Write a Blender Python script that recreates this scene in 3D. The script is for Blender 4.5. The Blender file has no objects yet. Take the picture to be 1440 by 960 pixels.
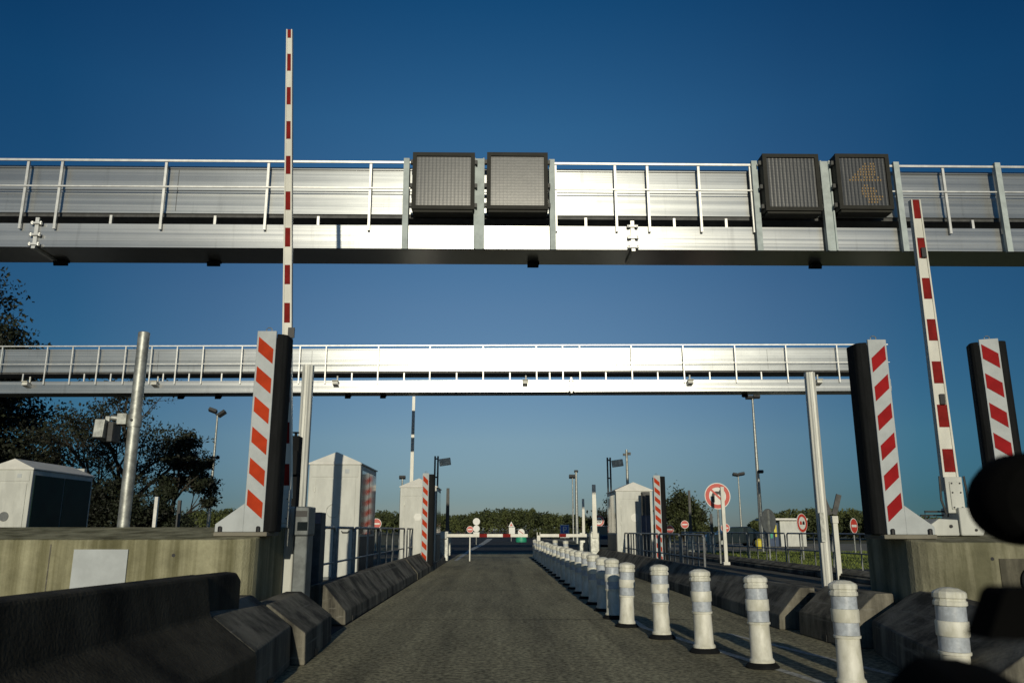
import bpy, math, random
from mathutils import Vector, Matrix
R = math.radians
random.seed(7)
S = bpy.context.scene
COL = S.collection

# ------------------------------------------------------------------ camera, sky, sun, exposure
CAM_Z = 1.2; PITCH = 13.25; YAW = 1.02; FPX = 1125.0
cd = bpy.data.cameras.new('camera'); cam = bpy.data.objects.new('camera', cd); COL.objects.link(cam)
cd.sensor_width = 36; cd.lens = 36*FPX/1440; cd.clip_end = 6000; cd.clip_start = 0.05
cam.location = (0, 0, CAM_Z); cam.rotation_euler = (R(90+PITCH), R(0.0), R(-YAW))
cd.dof.use_dof = True; cd.dof.focus_distance = 14; cd.dof.aperture_fstop = 5.0
S.camera = cam
SUN_EL = 13.0; SUN_AZ = -1.6          # shadows run almost straight up the lane
w = bpy.data.worlds.new('World'); S.world = w; w.use_nodes = True
nt = w.node_tree; bg = nt.nodes['Background']
sky = nt.nodes.new('ShaderNodeTexSky'); sky.sky_type = 'NISHITA'; sky.sun_disc = False
sky.sun_elevation = R(SUN_EL); sky.sun_rotation = R(180+SUN_AZ)
sky.air_density = 1.0; sky.dust_density = 0.3; sky.ozone_density = 3.0; sky.altitude = 300
tc = nt.nodes.new('ShaderNodeTexCoord'); sx = nt.nodes.new('ShaderNodeSeparateXYZ'); nt.links.new(tc.outputs['Generated'], sx.inputs[0])
cr = nt.nodes.new('ShaderNodeValToRGB'); nt.links.new(sx.outputs[2], cr.inputs[0])   # deep blue overhead, unseen zenith darkened to deepen shadows, greyer towards the horizon
stops = [(0.0,(.50,.58,.80)),(.038,(.50,.60,.78)),(.107,(.78,.80,.84)),(.27,(.78,.89,.95)),(.47,(.42,.91,1.08)),(.60,(.14,.66,.94)),(.74,(.05,.28,.45)),(1.0,(.02,.14,.24))]
while len(cr.color_ramp.elements) < len(stops): cr.color_ramp.elements.new(.5)
for e_, (p_, c_) in zip(cr.color_ramp.elements, stops): e_.position = p_
for e_, (p_, c_) in zip(cr.color_ramp.elements, stops): e_.color = c_+(1,)
mx = nt.nodes.new('ShaderNodeMix'); mx.data_type = 'RGBA'; mx.blend_type = 'MULTIPLY'; mx.inputs[0].default_value = 1; mx.clamp_result = False
nt.links.new(sky.outputs[0], mx.inputs[6]); nt.links.new(cr.outputs[0], mx.inputs[7])
# sky tint darkest to the sides of the antisolar point, lens vignetting put in
xx = nt.nodes.new('ShaderNodeMath'); xx.operation = 'MULTIPLY'; nt.links.new(sx.outputs[0], xx.inputs[0]); nt.links.new(sx.outputs[0], xx.inputs[1])
cr2 = nt.nodes.new('ShaderNodeValToRGB'); nt.links.new(xx.outputs[0], cr2.inputs[0])
st2 = [(0,(1,1,1)),(.05,(.80,.86,.90)),(.11,(.58,.70,.78)),(.22,(.27,.54,.66)),(.4,(.18,.43,.58))]
while len(cr2.color_ramp.elements) < len(st2): cr2.color_ramp.elements.new(.5)
for e_, (p_, c_) in zip(cr2.color_ramp.elements, st2): e_.position = p_
for e_, (p_, c_) in zip(cr2.color_ramp.elements, st2): e_.color = c_+(1,)
mx2 = nt.nodes.new('ShaderNodeMix'); mx2.data_type = 'RGBA'; mx2.blend_type = 'MULTIPLY'; mx2.inputs[0].default_value = 1; mx2.clamp_result = False
nt.links.new(mx.outputs[2], mx2.inputs[6]); nt.links.new(cr2.outputs[0], mx2.inputs[7])
nt.links.new(mx2.outputs[2], bg.inputs[0]); bg.inputs[1].default_value = 0.119
sl = bpy.data.lights.new('sun', 'SUN'); sl.energy = 4.6; sl.angle = R(0.5); sl.color = (1.0, 0.92, 0.72)
so = bpy.data.objects.new('sun', sl); COL.objects.link(so); so.location = (0, -30, 20)
so.rotation_euler = (R(90-SUN_EL), 0, R(-SUN_AZ))
S.view_settings.view_transform = 'Standard'; S.view_settings.look = 'None'
S.view_settings.exposure = -0.8; S.view_settings.gamma = 1

# ------------------------------------------------------------------ surveying: a sight line of the camera to a real place
_sp, _cp = math.sin(R(PITCH)), math.cos(R(PITCH))
def ray(px, py):
    u = (px-720)/FPX; v = (480-py)/FPX
    f = _cp - v*_sp; z = _sp + v*_cp; ya = R(YAW)
    x = u*math.cos(ya) + f*math.sin(ya); y = f*math.cos(ya) - u*math.sin(ya)
    return x/y, z/y
def at(px, py, Y):
    a, b = ray(px, py); return Vector((a*Y, Y, CAM_Z + b*Y))
def gr(px, py, z=0.0):
    a, b = ray(px, py); Y = (z-CAM_Z)/b; return Vector((a*Y, Y, z))

# ------------------------------------------------------------------ materials
def srgb(r, g, b):
    return tuple(((c/255)/12.92 if c/255 <= .04045 else ((c/255+.055)/1.055)**2.4) for c in (r, g, b)) + (1,)
def mat(name, col, rough=.6, metal=0., spec=.5, noise=0., nscale=8., stretch=(1, 1, 1), bump=0., bscale=60., emit=None, es=0., col2=None, rn=0., coat=0., bstretch=None):
    m = bpy.data.materials.new(name); m.use_nodes = True; n = m.node_tree.nodes; L = m.node_tree.links
    b = n['Principled BSDF']
    c = col if len(col) == 4 else tuple(col)+(1,)
    b.inputs['Base Color'].default_value = c; b.inputs['Roughness'].default_value = rough
    b.inputs['Metallic'].default_value = metal; b.inputs['Specular IOR Level'].default_value = spec
    if coat: b.inputs['Coat Weight'].default_value = coat; b.inputs['Coat Roughness'].default_value = .1
    if noise or bump or rn:
        g = n.new('ShaderNodeNewGeometry')
        mp = n.new('ShaderNodeMapping'); mp.inputs['Scale'].default_value = stretch
        L.new(g.outputs['Position'], mp.inputs[0])
    if noise or rn:
        t = n.new('ShaderNodeTexNoise'); t.inputs['Scale'].default_value = nscale; t.inputs['Detail'].default_value = 8; t.inputs['Roughness'].default_value = .65
        L.new(mp.outputs[0], t.inputs['Vector'])
    if noise:
        r = n.new('ShaderNodeValToRGB'); e = r.color_ramp.elements
        e[0].position = .40; e[1].position = .60
        c2 = col2 or tuple(x*(1-noise) for x in c[:3])
        e[0].color = tuple(c2[:3])+(1,); e[1].color = tuple(min(1, x*(1+noise*.35)) for x in c[:3])+(1,)
        L.new(t.outputs[0], r.inputs[0]); L.new(r.outputs[0], b.inputs['Base Color'])
    if rn:
        mr = n.new('ShaderNodeMapRange'); mr.inputs['From Min'].default_value = .3; mr.inputs['From Max'].default_value = .7
        mr.inputs['To Min'].default_value = rough-rn; mr.inputs['To Max'].default_value = rough+rn
        L.new(t.outputs[0], mr.inputs[0]); L.new(mr.outputs[0], b.inputs['Roughness'])
    if bump:
        t2 = n.new('ShaderNodeTexNoise'); t2.inputs['Scale'].default_value = bscale; t2.inputs['Detail'].default_value = 5
        if bstretch:
            mp2 = n.new('ShaderNodeMapping'); mp2.inputs['Scale'].default_value = bstretch
            L.new(g.outputs['Position'], mp2.inputs[0]); L.new(mp2.outputs[0], t2.inputs['Vector'])
        else: L.new(g.outputs['Position'], t2.inputs['Vector'])
        bp = n.new('ShaderNodeBump'); bp.inputs['Strength'].default_value = bump; bp.inputs['Distance'].default_value = .02
        L.new(t2.outputs[0], bp.inputs['Height']); L.new(bp.outputs[0], b.inputs['Normal'])
    if emit:
        b.inputs['Emission Color'].default_value = tuple(emit)+(1,); b.inputs['Emission Strength'].default_value = es
    return m

def concrete(name, col, dark, streak=(5, 5, .35), scrape=False):
    """concrete with rain streaks running down and fine grain"""
    m = mat(name, col, rough=.9, spec=.2, noise=.5, nscale=1.0, stretch=streak, bump=.35, bscale=45, col2=dark)
    n = m.node_tree.nodes; L = m.node_tree.links; b = n['Principled BSDF']
    src = b.inputs['Base Color'].links[0].from_socket
    g = n.new('ShaderNodeNewGeometry'); t = n.new('ShaderNodeTexNoise'); t.inputs['Scale'].default_value = 2.2; t.inputs['Detail'].default_value = 9; t.inputs['Roughness'].default_value = .75
    L.new(g.outputs['Position'], t.inputs['Vector'])
    r = n.new('ShaderNodeValToRGB'); e = r.color_ramp.elements; e[0].position = .3; e[0].color = (.5, .5, .48, 1); e[1].position = .65; e[1].color = (1.1, 1.1, 1.1, 1)
    L.new(t.outputs[0], r.inputs[0])
    mx = n.new('ShaderNodeMix'); mx.data_type = 'RGBA'; mx.blend_type = 'MULTIPLY'; mx.inputs[0].default_value = .8
    L.new(src, mx.inputs[6]); L.new(r.outputs[0], mx.inputs[7]); L.new(mx.outputs[2], b.inputs['Base Color'])
    if scrape:      # tyres and hub caps have scraped pale and black lines along the lane side
        mp = n.new('ShaderNodeMapping'); mp.inputs['Scale'].default_value = (6, .35, 22); L.new(g.outputs['Position'], mp.inputs[0])
        t3 = n.new('ShaderNodeTexNoise'); t3.inputs['Scale'].default_value = 1.0; t3.inputs['Detail'].default_value = 4; L.new(mp.outputs[0], t3.inputs['Vector'])
        r3 = n.new('ShaderNodeValToRGB'); e = r3.color_ramp.elements; e[0].position = .60; e[0].color = (0, 0, 0, 1); e[1].position = .70; e[1].color = (.6, .6, .6, 1); L.new(t3.outputs[0], r3.inputs[0])
        m3 = n.new('ShaderNodeMix'); m3.data_type = 'RGBA'; m3.inputs[7].default_value = (.24, .23, .20, 1)
        L.new(r3.outputs[0], m3.inputs[0]); L.new(mx.outputs[2], m3.inputs[6]); L.new(m3.outputs[2], b.inputs['Base Color'])
    return m

def aluminium(name, rough=.30, base=(.42, .43, .43), metal=.72):
    """mill-finish extrusion: fine draw lines along the profile, drip stains, dull patches"""
    m = bpy.data.materials.new(name); m.use_nodes = True; n = m.node_tree.nodes; L = m.node_tree.links; b = n['Principled BSDF']
    b.inputs['Metallic'].default_value = metal
    g = n.new('ShaderNodeNewGeometry')
    def noise(st, sc, det=6):
        mp = n.new('ShaderNodeMapping'); mp.inputs['Scale'].default_value = st; L.new(g.outputs['Position'], mp.inputs[0])
        t = n.new('ShaderNodeTexNoise'); t.inputs['Scale'].default_value = sc; t.inputs['Detail'].default_value = det; t.inputs['Roughness'].default_value = .6
        L.new(mp.outputs[0], t.inputs['Vector']); return t.outputs[0]
    def ramp(s_, p0, c0, p1, c1):
        r = n.new('ShaderNodeValToRGB'); e = r.color_ramp.elements; e[0].position = p0; e[0].color = (c0, c0, c0, 1); e[1].position = p1; e[1].color = (c1, c1, c1, 1)
        L.new(s_, r.inputs[0]); return r.outputs[0]
    def mul(a_, c_, f=1):
        mx = n.new('ShaderNodeMix'); mx.data_type = 'RGBA'; mx.blend_type = 'MULTIPLY'; mx.inputs[0].default_value = f
        if isinstance(a_, tuple): mx.inputs[6].default_value = a_
        else: L.new(a_, mx.inputs[6])
        L.new(c_, mx.inputs[7]); return mx.outputs[2]
    lines = noise((.04, .04, 11), 1.0, 2); drips = noise((7, 7, .5), 1.0, 5); cloud = noise((.8, .8, 1.6), 1.0)
    c = mul(tuple(base)+(1,), ramp(lines, .40, .89, .60, 1.05)); c = mul(c, ramp(drips, .30, .86, .42, 1.0)); c = mul(c, ramp(cloud, .3, .88, .7, 1.06))
    L.new(c, b.inputs['Base Color'])
    mr = n.new('ShaderNodeMapRange'); mr.inputs['From Min'].default_value = .35; mr.inputs['From Max'].default_value = .65
    mr.inputs['To Min'].default_value = rough-.03; mr.inputs['To Max'].default_value = rough+.05; L.new(lines, mr.inputs[0]); L.new(mr.outputs[0], b.inputs['Roughness'])
    fine = noise((.3, 90, 90), 1.0, 2); bp = n.new('ShaderNodeBump'); bp.inputs['Strength'].default_value = .03; bp.inputs['Distance'].default_value = .02
    L.new(fine, bp.inputs['Height']); L.new(bp.outputs[0], b.inputs['Normal'])
    return m

M = {}
M['conc_block'] = concrete('stained_concrete', (.335, .32, .21), (.165, .155, .085), (3.6, 3.6, .12))
M['conc'] = concrete('grey_concrete', (.20, .185, .14), (.09, .085, .065), (2.5, 2.5, .5))
M['conc_right'] = concrete('weathered_concrete', (.30, .285, .20), (.15, .145, .09), (3.0, 3.0, .3))
M['conc_dark'] = concrete('old_concrete', (.22, .205, .165), (.06, .057, .048), (3, 2.0, .4), True)
M['conc_shade'] = concrete('grimy_shaded_concrete', (.06, .055, .042), (.008, .008, .007), (1.6, 1.2, .5))  # the near wall's shade is put into this near-black colour, besides grime
M['pave'] = concrete('pavement_concrete', (.14, .13, .10), (.08, .075, .06), (1.5, 1.5, 1.5))
M['alu'] = aluminium('brushed_aluminium')
M['alu_up'] = aluminium('weathered_aluminium', .31, (.36, .375, .38), .7)
M['alu_rail'] = mat('rail_aluminium', (.62, .62, .60), rough=.45, metal=.7, noise=.15, nscale=6)
M['alu_post'] = mat('fluted_aluminium', (.62, .62, .57), rough=.5, metal=.15, noise=.2, nscale=2, stretch=(8, 8, .6), bump=.1)
M['rail_grey'] = mat('railing_steel', (.26, .27, .27), rough=.5, metal=.4, noise=.25, nscale=7)
M['galv_mid'] = mat('blue_grey_steel', (.13, .145, .15), rough=.5, metal=.3, noise=.3, nscale=7)
M['upright'] = mat('dull_upright_paint', (.46, .52, .52), rough=.7, spec=.2, noise=.15, nscale=5)
M['galv'] = mat('galvanised_steel', (.42, .43, .40), rough=.5, metal=.6, noise=.35, nscale=9, bump=.05)
M['galv_dark'] = mat('dull_steel', (.07, .072, .072), rough=.6, metal=.3, noise=.3, nscale=7)
M['white'] = mat('white_paint', (.55, .56, .52), rough=.5, noise=.12, nscale=2.5, stretch=(2, 2, .6), bump=.03, bscale=12)
M['white_roof'] = mat('white_roof_paint', (.72, .71, .66), rough=.5, noise=.1, nscale=3)
M['arm_white'] = mat('white_arm_paint', (.68, .67, .60), rough=.35, noise=.12, nscale=4, stretch=(1, 1, .5))
M['arm_red'] = mat('dark_red_film', (.22, .014, .012), rough=.7, spec=.1, noise=.25, nscale=5)
M['film_red'] = mat('red_reflective_film', (.46, .045, .012), rough=.7, spec=.1, noise=.15, nscale=5)
M['film_red2'] = mat('crimson_reflective_film', (.32, .012, .014), rough=.7, spec=.1, noise=.15, nscale=5)
M['plate_white'] = mat('white_reflective_film', (.46, .49, .50), rough=.6, spec=.2, noise=.1, nscale=4)
M['rubber'] = mat('black_rubber', (.009, .010, .011), rough=.85, spec=.2, noise=.4, nscale=3, stretch=(3, 3, .5), bump=.2, bscale=30)
M['black'] = mat('black_plastic', (.003, .003, .003), rough=.95, spec=.05, noise=.2, nscale=30)
M['casing'] = mat('sign_casing', (.022, .022, .018), rough=.6, spec=.2, noise=.2, nscale=6)
M['dark_glass'] = mat('dark_glass', (.02, .028, .032), rough=.06, spec=1., coat=.6, noise=.3, nscale=2)
M['green_side'] = mat('tinted_green_glazing', (.004, .020, .017), rough=.5, spec=.12, noise=.3, nscale=2)
M['boll'] = mat('bollard_plastic', (.72, .71, .63), rough=.5, noise=.14, nscale=9, stretch=(1, 1, .5), bump=.08, bscale=25, col2=(.56, .55, .46))
M['boll_band'] = mat('reflective_band', (.46, .50, .55), rough=.35, noise=.2, nscale=22, bump=.08, bscale=40)
M['sign_white'] = mat('sign_white', (.72, .72, .68), rough=.4, noise=.08, nscale=6)
M['sign_red'] = mat('sign_red', (.55, .05, .03), rough=.4, noise=.1, nscale=6)
M['sign_blue'] = mat('sign_blue', (.02, .12, .45), rough=.4, noise=.1, nscale=6)
M['sign_black'] = mat('sign_black', (.012, .012, .014), rough=.5, noise=.1, nscale=6)
M['sign_back'] = mat('sign_back_grey', (.17, .18, .18), rough=.5, metal=.4, noise=.2, nscale=6)
M['green_pl'] = mat('green_plastic', (.03, .34, .20), rough=.5, noise=.2, nscale=4)
M['yellow'] = mat('yellow_plastic', (.65, .55, .05), rough=.5, noise=.1, nscale=5)
M['blue_dark'] = mat('dark_blue_panel', (.02, .05, .12), rough=.35, noise=.2, nscale=5)
M['paintline'] = mat('road_marking', (.50, .50, .45), rough=.7, noise=.5, nscale=14, bump=.2)
M['bark'] = mat('bark', (.045, .038, .028), rough=.9, noise=.4, nscale=6, stretch=(2, 2, .4), bump=.5)
M['trunk_pale'] = mat('pine_bark', (.13, .10, .075), rough=.9, noise=.4, nscale=3)
M['leaf_dark'] = mat('dark_leaves', (.013, .019, .006), rough=.7, noise=.6, nscale=.9)
M['leaf_olive'] = mat('olive_leaves', (.05, .062, .016), rough=.7, noise=.6, nscale=.9)
M['leaf_far'] = mat('wood_leaves', (.065, .078, .020), rough=.8, noise=.75, nscale=.16, col2=(.018, .028, .009))
M['grass'] = mat('grass_blades', (.14, .18, .03), rough=.8, noise=.5, nscale=.7)
M['grass_g'] = mat('grass_ground', (.11, .14, .028), rough=.95, noise=.5, nscale=1.6, bump=.5, bscale=14)
M['field'] = mat('dry_field', (.085, .085, .035), rough=.95, noise=.5, nscale=.08)
M['car'] = mat('dark_car_paint', (.012, .02, .025), rough=.25, coat=.6, noise=.1, nscale=3)
M['amber'] = mat('amber_diodes', (.22, .14, .05), rough=.6, emit=(1., .55, .12), es=.06)

def road_mat():
    m = bpy.data.materials.new('brushed_road_concrete'); m.use_nodes = True; n = m.node_tree.nodes; L = m.node_tree.links
    b = n['Principled BSDF']; b.inputs['Roughness'].default_value = .92; b.inputs['Specular IOR Level'].default_value = .2
    g = n.new('ShaderNodeNewGeometry')
    def noise(scale, st=(1, 1, 1), det=8):
        mp = n.new('ShaderNodeMapping'); mp.inputs['Scale'].default_value = st; L.new(g.outputs['Position'], mp.inputs[0])
        t = n.new('ShaderNodeTexNoise'); t.inputs['Scale'].default_value = scale; t.inputs['Detail'].default_value = det; t.inputs['Roughness'].default_value = .7
        L.new(mp.outputs[0], t.inputs['Vector']); return t.outputs[0]
    def ramp(s, p0, c0, p1, c1):
        r = n.new('ShaderNodeValToRGB'); e = r.color_ramp.elements; e[0].position = p0; e[0].color = c0; e[1].position = p1; e[1].color = c1
        L.new(s, r.inputs[0]); return r.outputs[0]
    def mul(a, c, f):
        mx = n.new('ShaderNodeMix'); mx.data_type = 'RGBA'; mx.blend_type = 'MULTIPLY'; mx.inputs[0].default_value = f
        L.new(a, mx.inputs[6]); L.new(c, mx.inputs[7]); return mx.outputs[2]
    a = ramp(noise(.55, (1, .3, 1)), .3, (.28, .26, .175, 1), .7, (.45, .42, .285, 1))
    a = mul(a, ramp(noise(20, det=10), .42, (.30, .30, .28, 1), .58, (1.5, 1.5, 1.45, 1)), .75)
    a = mul(a, ramp(noise(9, (.18, 2.4, 1)), .35, (.72, .72, .72, 1), .65, (1.15, 1.15, 1.15, 1)), .8)
    # oil-darkened wheel tracks are worn into the slab along the lane
    sx = n.new('ShaderNodeSeparateXYZ'); L.new(g.outputs['Position'], sx.inputs[0])
    mr = n.new('ShaderNodeMath'); mr.operation = 'MULTIPLY'; L.new(sx.outputs[0], mr.inputs[0]); mr.inputs[1].default_value = .9
    cb = n.new('ShaderNodeCombineXYZ'); L.new(mr.outputs[0], cb.inputs[0])
    t = n.new('ShaderNodeTexNoise'); t.inputs['Scale'].default_value = 1.5; t.inputs['Detail'].default_value = 2; L.new(cb.outputs[0], t.inputs['Vector'])
    a = mul(a, ramp(t.outputs[0], .38, (.72, .72, .72, 1), .6, (1.05, 1.05, 1.05, 1)), .8)
    a = mul(a, ramp(noise(1.3, (1.6, .12, 1), 6), .36, (.55, .55, .56, 1), .52, (1.0, 1.0, 1.0, 1)), .8)
    a = mul(a, ramp(noise(3.2, (1, 1, 1), 4), .30, (.45, .45, .45, 1), .37, (1, 1, 1, 1)), .7)
    L.new(a, b.inputs['Base Color'])
    t2 = noise(70); bp = n.new('ShaderNodeBump'); bp.inputs['Strength'].default_value = .5; bp.inputs['Distance'].default_value = .01
    L.new(t2, bp.inputs['Height']); L.new(bp.outputs[0], b.inputs['Normal'])
    return m
M['road'] = road_mat()
M['asphalt'] = mat('asphalt', (.05, .052, .055), rough=.9, spec=.2, noise=.35, nscale=2.5, stretch=(1, .4, 1), bump=.3, bscale=60)
M['slab'] = mat('pale_slab', (.23, .215, .17), rough=.9, noise=.3, nscale=.9, bump=.2)

def screen_mat(name, base, rough, bumpstr):
    """diode matrix behind ribbed polycarbonate: vertical ribs and rows of cells, ripples in the sheet"""
    m = mat(name, base, rough=rough, spec=.8); n = m.node_tree.nodes; L = m.node_tree.links; b = n['Principled BSDF']
    g = n.new('ShaderNodeNewGeometry')
    wv = n.new('ShaderNodeTexWave'); wv.wave_type = 'BANDS'; wv.bands_direction = 'X'; wv.inputs['Scale'].default_value = 4.4; wv.inputs['Distortion'].default_value = .25; wv.inputs['Detail'].default_value = 2; wv.inputs['Detail Scale'].default_value = 3
    L.new(g.outputs['Position'], wv.inputs['Vector'])
    mp = n.new('ShaderNodeMapping'); mp.inputs['Scale'].default_value = (1.6, 1, 1); L.new(g.outputs['Position'], mp.inputs[0])
    v = n.new('ShaderNodeTexVoronoi'); v.inputs['Scale'].default_value = 17; v.inputs['Randomness'].default_value = .2; L.new(mp.outputs[0], v.inputs['Vector'])
    ns = n.new('ShaderNodeTexNoise'); ns.inputs['Scale'].default_value = 3.; ns.inputs['Detail'].default_value = 6; L.new(mp.outputs[0], ns.inputs['Vector'])
    r = n.new('ShaderNodeValToRGB'); e = r.color_ramp.elements; e[0].position = .1; e[1].position = .6
    e[0].color = tuple(x*1.35 for x in base[:3])+(1,); e[1].color = tuple(x*.7 for x in base[:3])+(1,)
    L.new(v.outputs['Distance'], r.inputs[0]); L.new(r.outputs[0], b.inputs['Base Color'])
    ad = n.new('ShaderNodeMath'); ad.operation = 'ADD'; wm = n.new('ShaderNodeMath'); wm.operation = 'MULTIPLY'; wm.inputs[1].default_value = .45; L.new(wv.outputs[1], wm.inputs[0]); L.new(wm.outputs[0], ad.inputs[0]); L.new(ns.outputs[0], ad.inputs[1])
    ad2 = n.new('ShaderNodeMath'); ad2.operation = 'ADD'; L.new(ad.outputs[0], ad2.inputs[0]); vm = n.new('ShaderNodeMath'); vm.operation = 'MULTIPLY'; vm.inputs[1].default_value = .35; L.new(v.outputs['Distance'], vm.inputs[0]); L.new(vm.outputs[0], ad2.inputs[1])
    bp = n.new('ShaderNodeBump'); bp.inputs['Strength'].default_value = bumpstr; bp.inputs['Distance'].default_value = .03
    L.new(ad2.outputs[0], bp.inputs['Height']); L.new(bp.outputs[0], b.inputs['Normal'])
    return m
M['screen'] = screen_mat('ribbed_display', (.035, .035, .032), .25, .035)
M['screen_dark'] = screen_mat('dark_display', (.011, .012, .012), .34, .10)

# ------------------------------------------------------------------ mesh helpers
class MB:
    def __init__(s): s.v = []; s.f = []; s.mi = []
    def add(s, vs, fs, m=0):
        o = len(s.v); s.v += [tuple(p) for p in vs]; s.f += [tuple(i+o for i in f) for f in fs]; s.mi += [m]*len(fs); return s
    def box(s, x0, x1, y0, y1, z0, z1, m=0):
        return s.add([(x0,y0,z0),(x1,y0,z0),(x1,y1,z0),(x0,y1,z0),(x0,y0,z1),(x1,y0,z1),(x1,y1,z1),(x0,y1,z1)],
                     [(0,3,2,1),(4,5,6,7),(0,1,5,4),(1,2,6,5),(2,3,7,6),(3,0,4,7)], m)
    def cbox(s, c, d, m=0, rot=None):
        vs = [Vector((sx*d[0]/2, sy*d[1]/2, sz*d[2]/2)) for sz in (-1,1) for sx,sy in ((-1,-1),(1,-1),(1,1),(-1,1))]
        if rot: vs = [rot @ p for p in vs]
        vs = [p+Vector(c) for p in vs]
        return s.add(vs, [(0,3,2,1),(4,5,6,7),(0,1,5,4),(1,2,6,5),(2,3,7,6),(3,0,4,7)], m)
    def loft(s, rings, m=0, caps=True):
        """rings: lists of equal numbers of points"""
        n = len(rings[0]); vs = [p for r in rings for p in r]; fs = []
        for k in range(len(rings)-1):
            for i in range(n):
                j = (i+1) % n; fs.append((k*n+i, k*n+j, (k+1)*n+j, (k+1)*n+i))
        if caps: fs.append(tuple(range(n))[::-1]); fs.append(tuple((len(rings)-1)*n+i for i in range(n)))
        return s.add(vs, fs, m)
    def prism_y(s, pts, y0, y1, m=0):      # pts in x,z
        return s.loft([[(x, y0, z) for x, z in pts], [(x, y1, z) for x, z in pts]], m)
    def prism_x(s, pts, x0, x1, m=0):      # pts in y,z
        return s.loft([[(x0, y, z) for y, z in pts], [(x1, y, z) for y, z in pts]], m)
    def prism_z(s, pts, z0, z1, m=0):
        return s.loft([[(x, y, z0) for x, y in pts], [(x, y, z1) for x, y in pts]], m)
    def tube(s, path, rad, n=10, m=0):
        P = [Vector(p) for p in path]; rr = rad if isinstance(rad, (list, tuple)) else [rad]*len(P); rings = []
        for i, p in enumerate(P):
            d = (P[min(i+1, len(P)-1)]-P[max(i-1, 0)]).normalized()
            a = Vector((0,0,1)) if abs(d.z) < .9 else Vector((1,0,0))
            u = d.cross(a).normalized(); v = d.cross(u)
            rings.append([p+(u*math.cos(t)+v*math.sin(t))*rr[i] for t in [2*math.pi*k/n for k in range(n)]])
        return s.loft(rings, m)
    def lathe(s, prof, n=20, c=(0,0,0), m=0):
        return s.loft([[(c[0]+r*math.cos(2*math.pi*k/n), c[1]+r*math.sin(2*math.pi*k/n), c[2]+z) for k in range(n)] for r, z in prof], m)
    def disc_y(s, cx, cz, r, y0, y1, n=32, m=0):
        pts = [(cx+r*math.cos(2*math.pi*k/n), cz+r*math.sin(2*math.pi*k/n)) for k in range(n)]
        return s.prism_y(pts, y0, y1, m)
    def build(s, name, mats, parent=None, smooth=False, bevel=0, world=False):
        if world and parent:
            L = parent.location; s.v = [(p[0]-L.x, p[1]-L.y, p[2]-L.z) for p in s.v]
        me = bpy.data.meshes.new(name); me.from_pydata(s.v, [], s.f)
        if not isinstance(mats, (list, tuple)): mats = [mats]
        for k in mats: me.materials.append(M[k])
        me.polygons.foreach_set('material_index', s.mi)
        import bmesh
        if len(s.f) < 20000:
            b = bmesh.new(); b.from_mesh(me); bmesh.ops.recalc_face_normals(b, faces=b.faces); b.to_mesh(me); b.free()
        if smooth:
            me.polygons.foreach_set('use_smooth', [True]*len(me.polygons)); me.set_sharp_from_angle(angle=R(38))
        me.update()
        o = bpy.data.objects.new(name, me); COL.objects.link(o)
        if parent: o.parent = parent
        if bevel:
            md = o.modifiers.new('bevel', 'BEVEL'); md.width = bevel; md.segments = 2; md.limit_method = 'ANGLE'; md.angle_limit = R(35)
        return o
def tag(o, label=None, cat=None, group=None, kind=None):
    if label: o['label'] = label
    if cat: o['category'] = cat
    if group: o['group'] = group
    if kind: o['kind'] = kind
    return o
def thing(name, label, cat, loc=(0,0,0), rz=0, group=None):
    o = bpy.data.objects.new(name, None); COL.objects.link(o); o.location = loc; o.rotation_euler = (0,0,rz); o.empty_display_size = .2
    return tag(o, label, cat, group)
def dup(o, loc, rz=0, label=None, parent=None, group=None):
    c = o.copy(); COL.objects.link(c)
    if parent: c.parent = parent
    else:
        c.location = loc; c.rotation_euler = (0,0,rz)
        if label: c['label'] = label
        if group: c['group'] = group
    for ch in list(o.children): dup(ch, None, 0, None, c)
    return c
def rail_path(mb, pts, r, n=8): return mb.tube(pts, r, n)

# ------------------------------------------------------------------ GROUND
def sheet(name, x0, x1, y0, y1, z, m, kind='structure'):
    b = MB(); b.add([(x0,y0,z),(x1,y0,z),(x1,y1,z),(x0,y1,z)], [(0,1,2,3)]); o = b.build(name, m); o['kind'] = kind; return o
sheet('ground', -1500, 1500, -60, 3200, -.012, 'field')
sheet('toll_plaza', -34, 30, -40, 47, -.008, 'asphalt')
sheet('lane_slab', -1.95, 4.15, -30, 45.5, 0.0, 'road')
# asphalt road beyond the slab, bearing gently to the right
def ribbon(name, pts, wid, z, m):
    b = MB(); vs = []; fs = []
    for i, (x, y, ww) in enumerate(pts): vs += [(x-ww, y, z), (x+ww, y, z)]
    for i in range(len(pts)-1): fs.append((2*i, 2*i+1, 2*i+3, 2*i+2))
    o = b.add(vs, fs).build(name, m); o['kind'] = 'structure'; return o
ribbon('road', [(.6,45.5,5.5),(.6,60,6),(.3,90,6),(-1,130,6),(-6,190,6),(-18,260,6)], 0, .000, 'asphalt')
ribbon('edge_line', [(gr(px,py).x, gr(px,py).y, w_) for px,py,w_ in ((641,788,.07),(652,780,.10),(664,772,.16),(676,766,.22),(684,761,.3),(689,757,.4))], 0, .008, 'paintline')
ribbon('side_road', [(30,47,9),(24,62,8),(16,80,5),(8,100,4),(4,120,3)], 0, -.003, 'slab')
sheet('forecourt', 9.6, 60, 47, 74, -.004, 'slab')
sheet('verge', 9.7, 40, 26, 47, -.003, 'grass_g')
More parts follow.
